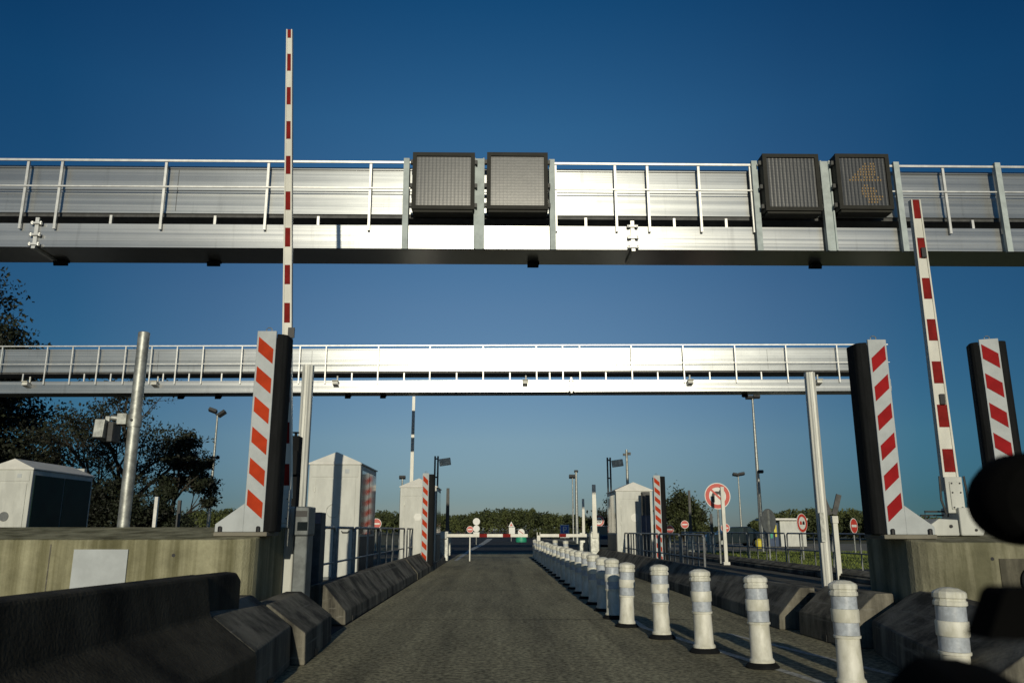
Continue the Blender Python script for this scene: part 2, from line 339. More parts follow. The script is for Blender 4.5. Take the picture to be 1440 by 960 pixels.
# sawn joints across the slab, filled with dark sealant
jb = MB(); random.seed(11)
for yj in (11.6, 17.1, 22.6, 28.1, 33.6, 39.1):
    xs = [-1.9+.3*k for k in range(21)]; ys = [yj+random.uniform(-.012,.012) for _ in xs]
    for k in range(20): jb.add([(xs[k],ys[k]-.014,.003),(xs[k+1],ys[k+1]-.014,.003),(xs[k+1],ys[k+1]+.014,.003),(xs[k],ys[k]+.014,.003)], [(0,1,2,3)])
o = jb.build('slab_joint', 'asphalt'); o['kind'] = 'structure'
# painted lines beside the bollards
lb = MB()
def strip(p, q, wdt):
    P, Q = Vector(p), Vector(q); d = (Q-P).normalized(); nn = Vector((d.y, -d.x, 0))*wdt/2
    lb.add([P-nn, P+nn, Q+nn, Q-nn], [(0,1,2,3)])
strip((3.0, 5.0, .004), (1.86, 10.6, .004), .09); strip((1.86, 10.6, .004), (1.80, 37, .004), .09)
strip((3.75, 5.6, .004), (2.75, 10.0, .004), .08)
o = lb.build('painted_line', 'paintline'); o['kind'] = 'structure'
# raised islands between lanes
def island(x0, x1, y0, y1, name='island_pavement'):
    b = MB(); b.box(x0, x1, y0, y1, -.005, .16); o = b.build(name, 'pave', bevel=.02); o['kind'] = 'structure'
island(-4.9, -2.42, 7.6, 33); island(4.12, 7.2, 6.0, 36); island(-13.2, -10.2, 8, 33, 'island_pavement'); island(8.5, 9.6, 12, 42)

# ------------------------------------------------------------------ concrete barriers along the lanes
def jersey(y0, y1, x, side, label, kerb=.17, top=.50, slope=.30, m='conc_dark', back=.18, x1=None, group='low sloped concrete kerb barriers'):
    """side=-1: body lies to the left of the kerb face at x. each unit has its own cast ends"""
    x1 = x if x1 is None else x1; s = side
    def ring(xx, y): return [(xx, y, 0), (xx+s*.01, y, kerb), (xx+s*slope, y, top), (xx+s*(slope+back), y, top), (xx+s*(slope+back), y, 0)]
    t = thing('concrete_barrier', label, 'barrier', (x, y0, 0), 0, group)
    b = MB(); b.loft([ring(x, y0), ring(x1, y1)]); b.build('barrier_body', m, t, bevel=.015, world=True)
    yy = y0+.5
    while yy < y1-.3:
        q = MB(); f = (yy-y0)/(y1-y0); xx = x+(x1-x)*f; q.box(min(xx-s*.004, xx+s*.0), max(xx-s*.004, xx+s*.0)+.001, yy, yy+.16, .004, .075); q.build('lifting_slot', 'sign_black', t, world=True); yy += 3.0
    return t
# long ones beside booths
jersey(11.0, 20.5, -1.97, -1, 'long low concrete barrier left of the lane, its pale end cap sunlit')
jersey(20.6, 31.5, -1.95, -1, 'low concrete barrier left of the lane ending beside the lowered barrier arm')
jersey(7.80, 9.45, -1.75, -1, 'short concrete barrier unit between two others, below the dark stanchions', kerb=.28, top=.53, slope=.36, x1=-1.84)
jersey(6.12, 7.74, -1.72, -1, 'short wide concrete barrier unit at the foot of the left plinth corner', kerb=.35, top=.62, slope=.38, x1=-1.87)
jersey(10.4, 19.5, 3.50, 1, 'long low concrete barrier right of the bollards with a sunlit end cap', x1=3.62)
jersey(19.6, 33.0, 3.62, 1, 'low concrete barrier behind the far bollards in front of the right booth')
jersey(8.75, 9.95, 3.66, 1, 'short concrete barrier unit left of the fluted right post base', kerb=.26, top=.55, slope=.34, x1=3.58)
jersey(5.2, 8.55, 3.02, 1, 'concrete barrier unit sloping up against the right plinth', kerb=.30, top=.60, slope=.5, x1=3.82)
jersey(11, 22, 8.45, 1, 'dark concrete barrier across the next lane below the far railing', top=.24, kerb=.1)
jersey(22.1, 40, 8.45, 1, 'long dark concrete barrier beside the strip of grass', top=.24, kerb=.1)
# near left wall with upright upper part
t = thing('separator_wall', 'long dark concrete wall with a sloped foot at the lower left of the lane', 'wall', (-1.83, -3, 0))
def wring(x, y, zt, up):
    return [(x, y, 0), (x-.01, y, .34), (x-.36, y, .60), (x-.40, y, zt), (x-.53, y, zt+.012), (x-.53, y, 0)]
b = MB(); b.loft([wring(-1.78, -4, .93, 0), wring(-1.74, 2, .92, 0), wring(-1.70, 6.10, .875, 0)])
b.loft([[(-2.11, y, .0), (-2.11, y, zt), (-2.225, y, zt+.012), (-2.225, y, 0)] for y, zt in ((6.104, .872), (6.80, .862), (6.92, .80))]); b.build('wall_body', 'conc_shade', t, bevel=.02, world=True)

# massive plinths: corner-rounded, top rising a little to the back
def plinth(x_in, x_out, y0, y1, z0, z1, side, label, m='conc_block'):
    t = thing('concrete_plinth', label, 'plinth', (x_in, y0, 0))
    s = side; r = .32
    # outline in plan, inner near corner rounded
    pts = [(x_out, y0)]
    for k in range(7):
        a = math.pi/2*k/6
        pts.append((x_in + s*r - s*r*math.sin(a), y0 + r - r*math.cos(a)))
    pts += [(x_in+s*.02, y1), (x_out, y1)]
    if s < 0: pts = pts
    zt = lambda y: z0 + (z1-z0)*(y-y0)/(y1-y0)
    b = MB(); b.loft([[(x, y, 0) for x, y in pts], [(x, y, zt(y)) for x, y in pts]]); b.build('plinth_body', m, t, world=True, bevel=.018)
    return t
def plinth_detail(t, xs, y0, ztop, holes):
    for x in xs:
        b = MB(); b.box(x-.006, x+.006, y0-.003, y0+.004, .02, ztop-.04); b.build('formwork_joint', 'conc_dark', t, world=True)
    for x, z in holes:
        b = MB(); b.disc_y(x, z, .018, y0-.004, y0+.004, 12); b.build('tie_hole', 'sign_black', t, world=True)
PL = plinth(at(352,757,8.5).x, -9.2, 8.5, 9.95, 1.105, 1.235, -1, 'long streaked concrete plinth under the left striped post with a blank white plate')
pa = at(105, 772, 8.49); pb = at(181, 772, 8.49)
b = MB(); b.box(pa.x, pb.x, 8.478, 8.497, .62, pa.z, 0); b.build('blank_plate', 'plate_white', PL, world=True)
PR = plinth(at(1296,760,8.2).x, 9.6, 8.2, 9.5, 1.08, 1.19, 1, 'stained concrete plinth under the right striped post and its barrier', 'conc_right')
plinth(6.1, 10.0, 10.2, 11.6, 1.09, 1.13, 1, 'second stained concrete plinth hidden behind the right one')
nx = at(1404, 785, 8.2)
b = MB(); b.box(nx.x, nx.x+.75, 8.19, 8.198, .62, nx.z); b.build('recess_panel', 'conc', PR, world=True)
b = MB(); b.lathe([(.001,0),(.12,0),(.15,.01),(.15,.03)], 24); b.v = [(p[0]+nx.x+.33, 8.188-p[2], p[1]+nx.z-.22) for p in b.v]; b.build('black_socket', 'rubber', PR, world=True)

plinth_detail(PL, (-4.55, -7.0), 8.5, 1.1, ((-3.3,.95),(-3.95,.95),(-6.6,.95)))
plinth_detail(PR, (5.62,), 8.2, 1.07, ((4.95,.92),(5.45,.92),(4.95,.45)))
# ------------------------------------------------------------------ striped impact posts
def striped_post(label, loc, H=2.3, wdt=.21, slant=1, black='right', red='film_red', foot='left', n=6, rz=0, flat=False, bump_w=.2):
    t = thing('striped_post', label, 'post', loc, rz, 'red and white striped impact posts')
    p = MB(); p.box(-wdt/2, wdt/2, -.03, .0, 0, H)
    f = -1 if foot == 'left' else 1
    if not flat:
        p.prism_y([(f*wdt/2, .30), (f*(wdt/2+.30), .08), (f*(wdt/2+.30), 0), (f*wdt/2, 0)], -.028, .0)
    p.build('face_plate', 'plate_white', t, bevel=.006)
    # stripes: raised film, slanted parallelograms
    mrg = .022; sp = (H-.18)/n; hh = sp*.50
    for k in range(n):
        z0 = H-.10-hh - k*sp; dz = slant*.072
        st = MB(); xl, xr = -wdt/2+mrg, wdt/2-mrg
        st.prism_y([(xl, z0+dz-.04), (xr, z0-dz-.04), (xr, min(z0-dz+hh-.04, H-.01)), (xl, min(z0+dz+hh-.04, H-.01))], -.034, -.0305)
        st.build('red_stripe', red, t)
    sides = {'right': [1], 'left': [-1], 'both': [1, -1]}[black]
    for sd in sides:
        bb = MB(); prof = []
        x0 = sd*(wdt/2+.003); ww = bump_w if black != 'both' else bump_w*.62
        pr = [(x0, -.02), (x0+sd*ww*.6, .0), (x0+sd*ww*.92, .03), (x0+sd*ww, .08), (x0+sd*ww, .26), (x0, .26)]
        bb.prism_z(pr, -.0 if True else 0, H-.03); bb.build('rubber_bumper', 'rubber', t, bevel=.012)
    if black == 'right' or black == 'left':
        q = MB(); q.box(-wdt/2+.02, wdt/2-.02, .002, .24, 0, H-.05); q.build('steel_column', 'galv_dark', t, bevel=.01)
    else:
        q = MB(); q.box(-wdt/2+.02, wdt/2-.02, .002, .24, 0, H-.05); q.build('steel_column', 'galv_dark', t, bevel=.01)
    e = MB(); e.tube([(-.03,.05,H-.055),(-.03,.05,H+.04),(-.015,.05,H+.055),(.015,.05,H+.055),(.03,.05,H+.04),(.03,.05,H-.055)], .006, 6); e.build('lifting_eye', 'galv', t, smooth=True)
    if not flat:
        g = MB(); g.box(-wdt/2-.3, wdt/2+.05, -.06, .42, -.045, -.001) if f < 0 else g.box(-wdt/2-.05, wdt/2+.3, -.06, .42, -.045, -.001); g.build('base_plate', 'slab', t, bevel=.008)
        bl = MB()
        for bx in (f*(wdt/2+.24), f*(-wdt/2+.05)): bl.lathe([(.022,0),(.022,.05),(.012,.06)], 8, (bx,-.045,0))
        bl.build('bolt', 'sign_black', t)
    return t
def on_plinth(px, py, Y, z0, z1, y0, y1):
    p = at(px, py, Y); return (p.x, Y, z0+(z1-z0)*(Y-y0)/(y1-y0)+.045)
zL = 1.105+(1.235-1.105)*(8.85-8.5)/1.45
x = at(360, 700, 8.85).x; xt = at(372, 466, 8.85)
striped_post('tall red striped post on the left plinth with its black bumper to the right', (x, 8.85, zL+.045), H=xt.z-zL-.045, wdt=.215, bump_w=.115)
zR = 1.08+.11*(8.55-8.2)/1.3
xt = at(1231, 478, 8.55)
striped_post('tall red striped post on the right plinth with its black bumper to the left', (xt.x, 8.55, zR+.045), H=xt.z-zR-.045, wdt=.205, slant=-1, black='left', red='film_red2', foot='right', bump_w=.115)
xt = at(1389, 477, 10.6)
zz = 1.10
striped_post('tall striped post at the right edge with black bumpers on both sides', (xt.x, 10.6, zz+.045), H=xt.z-zz-.045, wdt=.235, slant=1, black='both', red='film_red2', foot='right', bump_w=.17, rz=R(-20))
p = at(599, 665, 24.5)
striped_post('slim red striped post in front of the second left booth', (p.x, 24.5, .16), H=p.z-.16, wdt=.19, n=8, flat=True, bump_w=.17)
p = at(923, 668, 25.0)
striped_post('slim red striped post in front of the right booth', (p.x, 25.0, .16), H=p.z-.16, wdt=.21, n=9, flat=True, bump_w=.17)

# ------------------------------------------------------------------ gantries
def gantry(label, Yf, X0, X1, rot, rail_px, leg_x, splices, lamps, py, uprights=(), cams=(), zb=6.43, tilt=0., seams=()):
    t = thing('overhead_gantry', label, 'gantry', (0, Yf, 0), rot, 'aluminium gantries across the lanes')
    t.rotation_euler.y = tilt
    zu0, zu1, zmr, zr = at(720, py[0], Yf+.10).z, at(720, py[1], Yf+.10).z, at(720, py[2], Yf-.08).z, at(720, py[3], Yf-.08).z
    # lower hollow beam, with extruded grooves (z levels) on its front
    b = MB(); zt = zb+.47
    prof = [(0,zb),(0,zb+.12),(.003,zb+.122),(.003,zb+.126),(0,zb+.128),(0,zt),(.92,zt),(.92,zb)]
    b.prism_x(prof, X0, X1); b.build('lower_beam', 'alu', t)
    # upper beam
    b = MB(); y = .10; m_ = (zu0+zu1)/2-.06
    prof = [(y,zu0),(y-.012,zu0+.01),(y-.012,zu0+.05),(y,zu0+.055),(y,m_),(y+.02,m_+.01),(y+.02,m_+.05),(y,m_+.06),(y,zu1-.06),(y-.02,zu1-.05),(y-.02,zu1),(y+.75,zu1),(y+.75,zu0)]
    b.prism_x(prof, X0, X1); b.build('upper_beam', 'alu_up', t)
    for sx in seams:
        q = MB(); q.box(sx-.004, sx+.004, y-.006, y-.001, zu0+.06, zu1-.07); q.build('panel_seam', 'galv_dark', t)
    sx = X0+2.2
    while sx < X1:
        q = MB(); q.box(sx-.005, sx+.005, y-.004, y-.001, zu0+.06, zu1-.07); q.build('panel_seam', 'galv_dark', t); sx += 6.1
    # walkway floor between
    b = MB(); b.box(X0, X1, .12, 1.1, zu0-.06, zu0-.004); b.build('walkway_floor', 'galv_dark', t)
    # rails
    for nm, z, r in (('top_rail', zr, .021), ('mid_rail', zmr, .013)):
        q = MB(); q.box(X0, X1, -.10, -.076, z-r, z+r); q.build(nm, 'alu_rail', t)
    for k, rx in enumerate(rail_px):
        q = MB(); q.box(rx-.023, rx+.023, -.075, -.03, zb+.34, zr); q.build('rail_post', 'alu_rail', t)
        if k+1 < len(rail_px) and rail_px[k+1]-rx > 1.0:
            bx = (rx+rail_px[k+1])/2
            q = MB(); q.box(bx-.024, bx+.024, .03, .09, zt, zu0-.06); q.build('beam_bracket', 'alu_rail', t)
    for sx in splices:
        q = MB(); q.box(sx-.035, sx+.035, -.05, -.002, zb-.02, zt+.10)
        for z in (zb+.03, zb+.22, zt-.02):
            q.cbox((sx, -.06, z), (.20, .05, .035)); q.lathe([(.028,0),(.028,.06)], 8, (sx-.08,-.06,z-.03)); q.lathe([(.028,0),(.028,.06)], 8, (sx+.08,-.06,z-.03))
        q.cbox((sx, .3, zb-.03), (.07, .75, .05))
        q.build('splice_clamp', 'alu_rail', t)
    for ux in uprights:
        wd = .20 if ux[1] else .11
        q = MB(); q.box(ux[0]-wd/2, ux[0]+wd/2, -.16, -.085, zb-.06, zr+.06)
        if ux[1]: q.box(ux[0]-wd/2, ux[0]-wd/2+.03, -.19, -.16, zb-.06, zr+.06); q.box(ux[0]+wd/2-.03, ux[0]+wd/2, -.19, -.16, zb-.06, zr+.06)
        q.build('sign_upright', 'upright', t)
    for lx in leg_x:
        q = MB(); q.box(lx-.2, lx+.2, .22, .62, -.25, zb-.003); q.box(lx-.3, lx+.3, .1, .75, 0, .04)
        q.box(lx-.12, lx+.12, 1.12, 1.26, zb-.4, zu1-.1)
        q.build('leg', 'alu_post', t)
    for ly, cx in enumerate(cams):
        q = MB(); q.tube([(cx,-.04,zt+.18),(cx,-.04,zt-.14)], .03, 8); q.cbox((cx-.03,-.16,zt-.17), (.20,.32,.12), rot=Matrix.Rotation(R(-12),3,'X')); q.cbox((cx-.03,-.17,zt-.09),(.24,.40,.02), rot=Matrix.Rotation(R(-12),3,'X'))
        q.build('camera_mount', 'arm_white', t)
    for lx in lamps:
        q = MB(); q.cbox((lx, .75, zb-.07), (.22, .16, .1), rot=Matrix.Rotation(R(18),3,'X')); q.cbox((lx+.08, .80, zb-.02), (.1,.1,.04))
        q.build('lane_lamp', 'rubber', t, bevel=.01)
    return t
YN = 14.5
zmid = 8.2
def gx(px, py=280, Y=YN-.1): return at(px, py, Y).x
rp = [gx(p) for p in (-240,-100, 37, 85, 232, 377, 522, 571, 784, 869, 915, 988, 1062, 1270, 1338, 1412, 1560)]
NR = 0.008
gn = gantry('near aluminium walkway gantry across the upper frame carrying four display boxes', YN, -14.5, 15.0, NR, rp, (-14.0, 14.5),
   [gx(52,335), gx(893,335)], [gx(88,374,YN+.7), gx(302,378,YN+.7), gx(752,378,YN+.7), gx(1152,378,YN+.7), ],
   (303.5,238,266,230), tilt=-.0043, uprights=[(gx(573,290),0),(gx(676,290),1),(gx(779,290),0),(gx(1067,290),0),(gx(1167,290),1),(gx(1270,290),0),(gx(1415,290),0)])
YR = 31.3
def rx_(px, py=510, Y=YR-.1): return at(px, py, Y).x
rp2 = [rx_(p) for p in (-350,-280,-200,-120,-60, 0, 64, 100, 137, 175, 212, 248, 285, 340, 422, 459, 533, 606, 681, 756, 793, 817, 890, 963, 1036, 1108, 1180, 1248)]
gf = gantry('far aluminium gantry at mid height with the sun glaring on its middle', YR, -34.0, rx_(1252), -.0035, rp2, (-33.5, rx_(1252)-.25),
   [rx_(805,545)], [rx_(242,565), rx_(296,565), rx_(484,565), rx_(535,565), rx_(1058,562)], (522,490,510.5,485.5), zb=6.43+.09, tilt=-.0055, cams=[rx_(p,540) for p in (40, 221, 475, 741, 972, 1152)])

# display boxes on the near gantry
def display(px0, px1, pyT, pyB, label, mscr, amber=False):
    Y = YN-.32; a = at(px0, pyT, Y); c = at(px1, pyB, Y)
    W = c.x-a.x; H = a.z-c.z
    t = thing('display_box', label, 'display', ((a.x+c.x)/2, Y, c.z), 0, 'square matrix display boxes on the near gantry')
    b = MB(); fr = .075
    b.box(-W/2, W/2, .02, .28, 0, H); b.build('casing', 'casing', t, bevel=.01)
    q = MB()
    for (x0,x1,z0,z1) in ((-W/2,-W/2+fr,0,H),(W/2-fr,W/2,0,H),(-W/2+fr,W/2-fr,0,fr),(-W/2+fr,W/2-fr,H-fr,H)): q.box(x0,x1,-.03,.018,z0,z1)
    q.build('frame', 'casing', t)
    s = MB(); s.box(-W/2+fr+.002, W/2-fr-.002, .0, .016, fr+.002, H-fr-.002); s.build('screen', mscr, t)
    lo = MB(); lo.box(-W/2+.03, W/2-.03, .0, .26, -.055, -.004); lo.build('ventilation_tray', 'casing', t, bevel=.008)
    for sx in (-1, 1):
        for z in (.12, H*.45, H-.15):
            h = MB(); h.cbox((sx*(W/2+.025), .1, z), (.05,.08,.08)); h.build('hinge', 'galv_dark', t)
    if amber:
        d = MB(); d.box(-W/2+fr+.004, W/2-fr-.004, -.004, -.001, fr+.004, H-fr-.004, 1)
        rows = ["......#.##..", ".....#####..", "....######..", "...#######..", "..########..", ".###.####.#.", "############", "............", ".....##.....", "....#####...", "....######..", "....#####...", ".....#######", "......#####.", "......####.."]
        st = .054; ox = .03; oz = H-.20
        for r, row in enumerate(rows):
            for c_, ch in enumerate(row):
                if ch == '#': d.cbox((ox+(c_-5.5)*st+(.01 if r%2 else 0), -.006, oz-r*st*1.05), (.024,.006,.034))
        d.build('lit_diodes', ['amber', 'screen_dark'], t)
    return t
display(581, 667, 215, 295, 'display box with a dull grey ribbed screen, leftmost of the lit pair', 'screen')
display(685, 771, 215, 295, 'display box with the brightest glare along the top of its screen', 'screen')
display(1071, 1157, 217, 297, 'dark blank display box, left of the one with amber dots', 'screen_dark')
display(1173, 1257, 217, 295, 'dark display box showing a faint amber dot pattern', 'screen_dark', True)

# ------------------------------------------------------------------ bollards
def make_bollard():
    t = thing('bollard', 'x', 'bollard', (0,0,0))
    b = MB(); b.lathe([(.150,0),(.150,.015),(.125,.040),(.001,.041)], 24); b.build('base', 'rubber', t, smooth=True)
    b = MB(); b.lathe([(.112,.046),(.112,.065),(.096,.085),(.090,.37),(.102,.373),(.104,.39),(.098,.393)], 28); b.build('body', 'boll', t, smooth=True)
    for z in (.395, .590):
        b = MB(); b.lathe([(.0965,z),(.0965,z+.094)], 28); b.build('band', 'boll_band', t, smooth=True)
    b = MB(); b.lathe([(.103,.490),(.105,.494),(.105,.585),(.103,.589)], 28); b.build('ring', 'boll', t, smooth=True)
    b = MB(); b.lathe([(.100,.685),(.108,.690),(.108,.715),(.099,.722),(.099,.734),(.108,.740),(.108,.768),(.10,.780),(.06,.800),(.02,.806)], 14); b.build('cap', 'boll', t)
    return t
B0 = make_bollard()
near = [(1330,0,5.75,3.12),(1183,0,6.62,2.76),(1075,0,7.62,2.385),(994,0,8.55,2.10),(932,0,9.62,1.885),(880,0,10.75,1.66)]
names = ['nearest white bollard, half hidden low at the right beside the black dashboard shapes', 'second nearest white bollard, tall with scuffed dark scratches', 'third nearest white bollard from the camera, standing before the pale barrier end',
         'fourth nearest white bollard, in the flared part of the row', 'fifth nearest white bollard, just left of the fourth', 'sixth nearest white bollard, where the row turns straight']
pos = [(x, y, n) for (p, q, y, x), n in zip(near, names)]
y = 11.75; k = 0
ords = ['seventh','eighth','ninth','tenth','eleventh','twelfth','thirteenth','fourteenth','fifteenth','sixteenth','seventeenth','eighteenth','nineteenth','twentieth','twenty-first','twenty-second','twenty-third','twenty-fourth']
while y < 35.2 and k < len(ords):
    pos.append((1.63-.0015*(y-11), y, ords[k]+' white bollard from the camera in the straight shaded part of the row')); k += 1; y += 1.03+.037*k
pos.append((2.35, 33.5, 'white bollard standing alone to the right of the far end of the row')); pos.append((2.6, 31.2, 'white bollard just right of the row near the far barrier arm'))
for i, (x, y, n) in enumerate(pos):
    if i == 0: o = B0; o.location = (x, y, 0); o['label'] = n
    else: o = dup(B0, (x, y, 0), random.uniform(0, 6), n)
    o['group'] = 'white bollards lining the lane'
    o.rotation_euler.z = random.uniform(0, 6); o.rotation_euler.x = random.uniform(-.022, .022); o.rotation_euler.y = random.uniform(-.028, .028)
    s = random.uniform(.985, 1.02); o.scale = (s, s, s)

# ------------------------------------------------------------------ barrier arms
def arm_mesh(t, base, L, w0, w1, tilt=0., period=.51, red_first=.27, name='arm', m0=('arm_white','arm_red'), thick=.06):
    """raised arm: pivots at base (local), leaning by tilt (x per z)"""
    b = MB(); bx, by, bz = base
    b.loft([[(bx-w0/2,by,bz),(bx+w0/2,by,bz),(bx+w0/2,by+thick,bz),(bx-w0/2,by+thick,bz)],[(bx+tilt*L-w1/2,by,bz+L),(bx+tilt*L+w1/2,by,bz+L),(bx+tilt*L+w1/2,by+thick,bz+L),(bx+tilt*L-w1/2,by+thick,bz+L)]])
    # raised side flanges
    for s in (-1, 1):
        b.loft([[(bx+s*w0/2-s*.022,by-.012,bz),(bx+s*w0/2,by-.012,bz),(bx+s*w0/2,by-.001,bz),(bx+s*w0/2-s*.022,by-.001,bz)],
                [(bx+tilt*L+s*w1/2-s*.016,by-.012,bz+L),(bx+tilt*L+s*w1/2,by-.012,bz+L),(bx+tilt*L+s*w1/2,by-.001,bz+L),(bx+tilt*L+s*w1/2-s*.016,by-.001,bz+L)]])
    a = b.build(name, m0[0], t)
    z = L; first = True
    while z > .35:
        h = .13*2*period/.51 if not first else red_first; 
        z1 = z; z0 = z-h; q = MB(); pts = []
        for zz, in ((z0,), (z1,)):
            ww = w0+(w1-w0)*zz/L-.036; cx = bx+tilt*zz
            pts.append((cx-ww/2, bz+zz)); pts.append((cx+ww/2, bz+zz))
        q.add([(pts[0][0],by-.004,pts[0][1]),(pts[1][0],by-.004,pts[1][1]),(pts[3][0],by-.004,pts[3][1]),(pts[2][0],by-.004,pts[2][1]),
               (pts[0][0],by-.001,pts[0][1]),(pts[1][0],by-.001,pts[1][1]),(pts[3][0],by-.001,pts[3][1]),(pts[2][0],by-.001,pts[2][1])],
              [(0,1,2,3),(4,7,6,5),(0,4,5,1),(1,5,6,2),(2,6,7,3),(3,7,4,0)])
        q.build('red_band', m0[1], a); z = z0-(period-.26*period/.51) if not first else z0-(period-.26*period/.51); first = False
    return a
def cabinet(t, x, y, z, wd=.34, dp=.5, h=.95, m='white'):
    b = MB(); b.box(x-wd/2, x+wd/2, y-dp/2, y+dp/2, z, z+h); o = b.build('cabinet', m, t, bevel=.02)
    d = MB(); d.box(x-wd/2+.03, x+wd/2-.03, y-dp/2-.012, y-dp/2-.001, z+.08, z+h-.12); d.build('cabinet_door', m, o, bevel=.004)
    return o
# left, very long raised arm
pb_ = at(402, 700, 10.0); pt_ = at(407, 42, 10.0)
t = thing('barrier_gate', 'very long thin raised barrier arm left of the lane, reaching above the near gantry', 'barrier gate', (pb_.x, 10.0, .0))
Lg = pt_.z-pb_.z
arm_mesh(t, (0,0,pb_.z), Lg, .135, .082, (pt_.x-pb_.x)/Lg, period=.515, red_first=.13)
q = MB(); q.box(-.07,.07,-.06,.0,pb_.z-.35,pb_.z+.1); q.box(-.05,.05,-.075,-.06,pb_.z-.3,pb_.z+.05); q.build('arm_clamp', 'white', t, bevel=.006)
q = MB()
for z in (pb_.z-.25, pb_.z-.02):
    for x in (-.04,.04): q.lathe([(.01,0),(.01,.012)],6,(x,-.08,z))
q.build('clamp_bolt', 'sign_black', t)
q = MB(); q.box(-.13, .13, .0, .40, .16, pb_.z-.1); q.build('cabinet', 'white', t, bevel=.02)
q = MB(); q.box(-.08, .0, -.11, -.079, 2.62+.95, 2.75+.95); q.build('reflector', 'sign_black', t)
# right raised arm on the plinth
pb_ = at(1339, 690, 8.9); pt_ = at(1287, 281, 8.9)
t = thing('barrier_gate', 'raised red banded barrier arm standing on the right plinth', 'barrier gate', (pb_.x, 8.9, 1.14))
Lg = pt_.z-pb_.z
arm_mesh(t, (0,0,pb_.z-1.14), Lg, .175, .115, (pt_.x-pb_.x)/Lg, period=.50, red_first=.24)
zb_ = pb_.z-1.14
q = MB(); q.box(-.10,.09,-.06,-.002,zb_-.24,zb_+.15); q.box(-.06,.06,-.072,-.06,zb_-.20,zb_+.10); q.build('arm_clamp', 'white', t, bevel=.006)
q = MB()
for z in (zb_-.18, zb_-.02, zb_+.08):
    for x in (-.04,.05): q.disc_y(x, z, .009, -.08, -.072, 8)
q.build('clamp_bolt', 'sign_black', t)
q = MB(); q.tube([(-.14,-.03,zb_+.16),(-.15,-.03,zb_-.1),(-.11,-.03,zb_-.25)], .012, 6); q.tube([(.13,-.03,zb_+.16),(.15,-.03,zb_-.1),(.13,-.03,zb_-.25)], .012, 6); q.build('spring_rod', 'galv_dark', t)
q = MB(); q.prism_y([(-.02,0),(.22,0),(.24,.05),(.20,.16),(.10,.30),(-.02,.30)], -.12, .25); q.build('pivot_housing', 'white', t, bevel=.015)
q = MB(); q.prism_y([(-.45,0),(-.03,0),(-.03,.17),(-.24,.18),(-.30,.14),(-.45,.05)], -.10, .30); q.build('drive_housing', 'white', t, bevel=.012)
q = MB(); q.tube([(-.28,.1,.18),(-.28,.1,.26),(-.02,.1,.26),(-.02,.1,.2)], .012, 6); q.tube([(-.28,.2,.22),(-.02,.2,.22)], .01, 6); q.build('linkage', 'galv_dark', t)
q = MB(); q.disc_y(-.12,.10,.018,-.112,-.101,12); q.disc_y(.14,.06,.014,-.132,-.121,12); q.build('bolt', 'sign_black', t)
for z in (1.02, 2.77):
    ww = MB(); cx = (pt_.x-pb_.x)/Lg*(z); ww.cbox((cx+.01,-.02,zb_+z),(.055,.03,.12)); ww.build('reflector', 'sign_black', t, bevel=.004)

# far lowered arms across the lane
YA = 33.0
def lowered(xa, xb, label, reds, post_x, tip_rest=None):
    t = thing('barrier_gate', label, 'barrier gate', (post_x, YA, 0), 0, 'lowered barrier arms at the end of the lane')
    z = at(700, 752.5, YA).z
    b = MB(); b.box(xa-post_x, xb-post_x, -.03, .03, z-.06, z+.06); a = b.build('arm', 'arm_white', t)
    for r0, r1 in reds:
        q = MB(); q.box(at(r0,752,YA).x-post_x, at(r1,752,YA).x-post_x, -.036, -.031, z-.062, z+.062); q.build('red_band', 'arm_red', a)
    cabinet(t, 0, .35, .0, .36, .5, 1.15, 'galv')
    q = MB(); q.cbox((0, -.0, z), (.25,.1,.25)); q.build('arm_clamp', 'white', t, bevel=.01)
    return t
lowered(at(628,752,YA).x, at(742,752,YA).x, 'lowered red banded arm across the lane, hinged on the left', [(674,685),(707,718)], at(624,752,YA).x)
lowered(at(759,752,YA).x, at(838,752,YA).x, 'lowered red banded arm to the right of the bollard row', [(786,796)], at(838,752,YA).x)
t = thing('arm_rest', 'short white forked post catching the tip of the right lowered arm', 'post', (at(757,755,YA).x, YA-.2, 0))
b = MB(); b.box(-.07,.07,-.05,.05,0,1.0); b.box(-.07,-.04,-.05,.05,1.0,1.12); b.box(.04,.07,-.05,.05,1.0,1.12); b.build('post', 'arm_white', t, bevel=.01)
t = thing('arm_rest', 'thin white support post under the left lowered arm', 'post', (at(661,757,YA).x, YA-.12, 0))
b = MB(); b.box(-.025,.025,-.03,.03,0,.95); b.build('post', 'arm_white', t, bevel=.01)

# other raised arms in neighbouring lanes
def far_arm(px, pyT, Y, label, wd=.12, z0=.9, m=('arm_white','arm_red'), striped=True):
    p = at(px, pyT, Y)
    t = thing('barrier_gate', label, 'barrier gate', (p.x, Y, 0), 0, 'raised barrier arms in the other lanes')
    if striped: arm_mesh(t, (0,0,z0), p.z-z0, wd*1.25, wd*.9, 0, period=.9, red_first=.4, m0=m)
    else:
        b = MB(); b.loft([[(-wd*.6,0,z0),(wd*.6,0,z0),(wd*.6,.07,z0),(-wd*.6,.07,z0)],[(-wd*.45,0,p.z),(wd*.45,0,p.z),(wd*.45,.07,p.z),(-wd*.45,.07,p.z)]]); b.build('arm', m[0], t)
    cabinet(t, 0, .32, 0, .34, .5, 1.1, 'galv')
    return t
far_arm(582, 557, 38.5, 'tall raised white barrier arm rising behind the second left booth', .15, striped=False)
far_arm(630, 686, 40.0, 'short dark raised arm right of the second left booth', .16, m=('galv_dark','arm_red'), striped=False)
far_arm(835, 681, 31.3, 'white raised barrier arm left of the right booth, its top in shade', .15, striped=False)
far_arm(820, 701, 33.5, 'thin dark topped raised arm left of the white one beside the right booth', .10, m=('arm_white','arm_red'), striped=False)
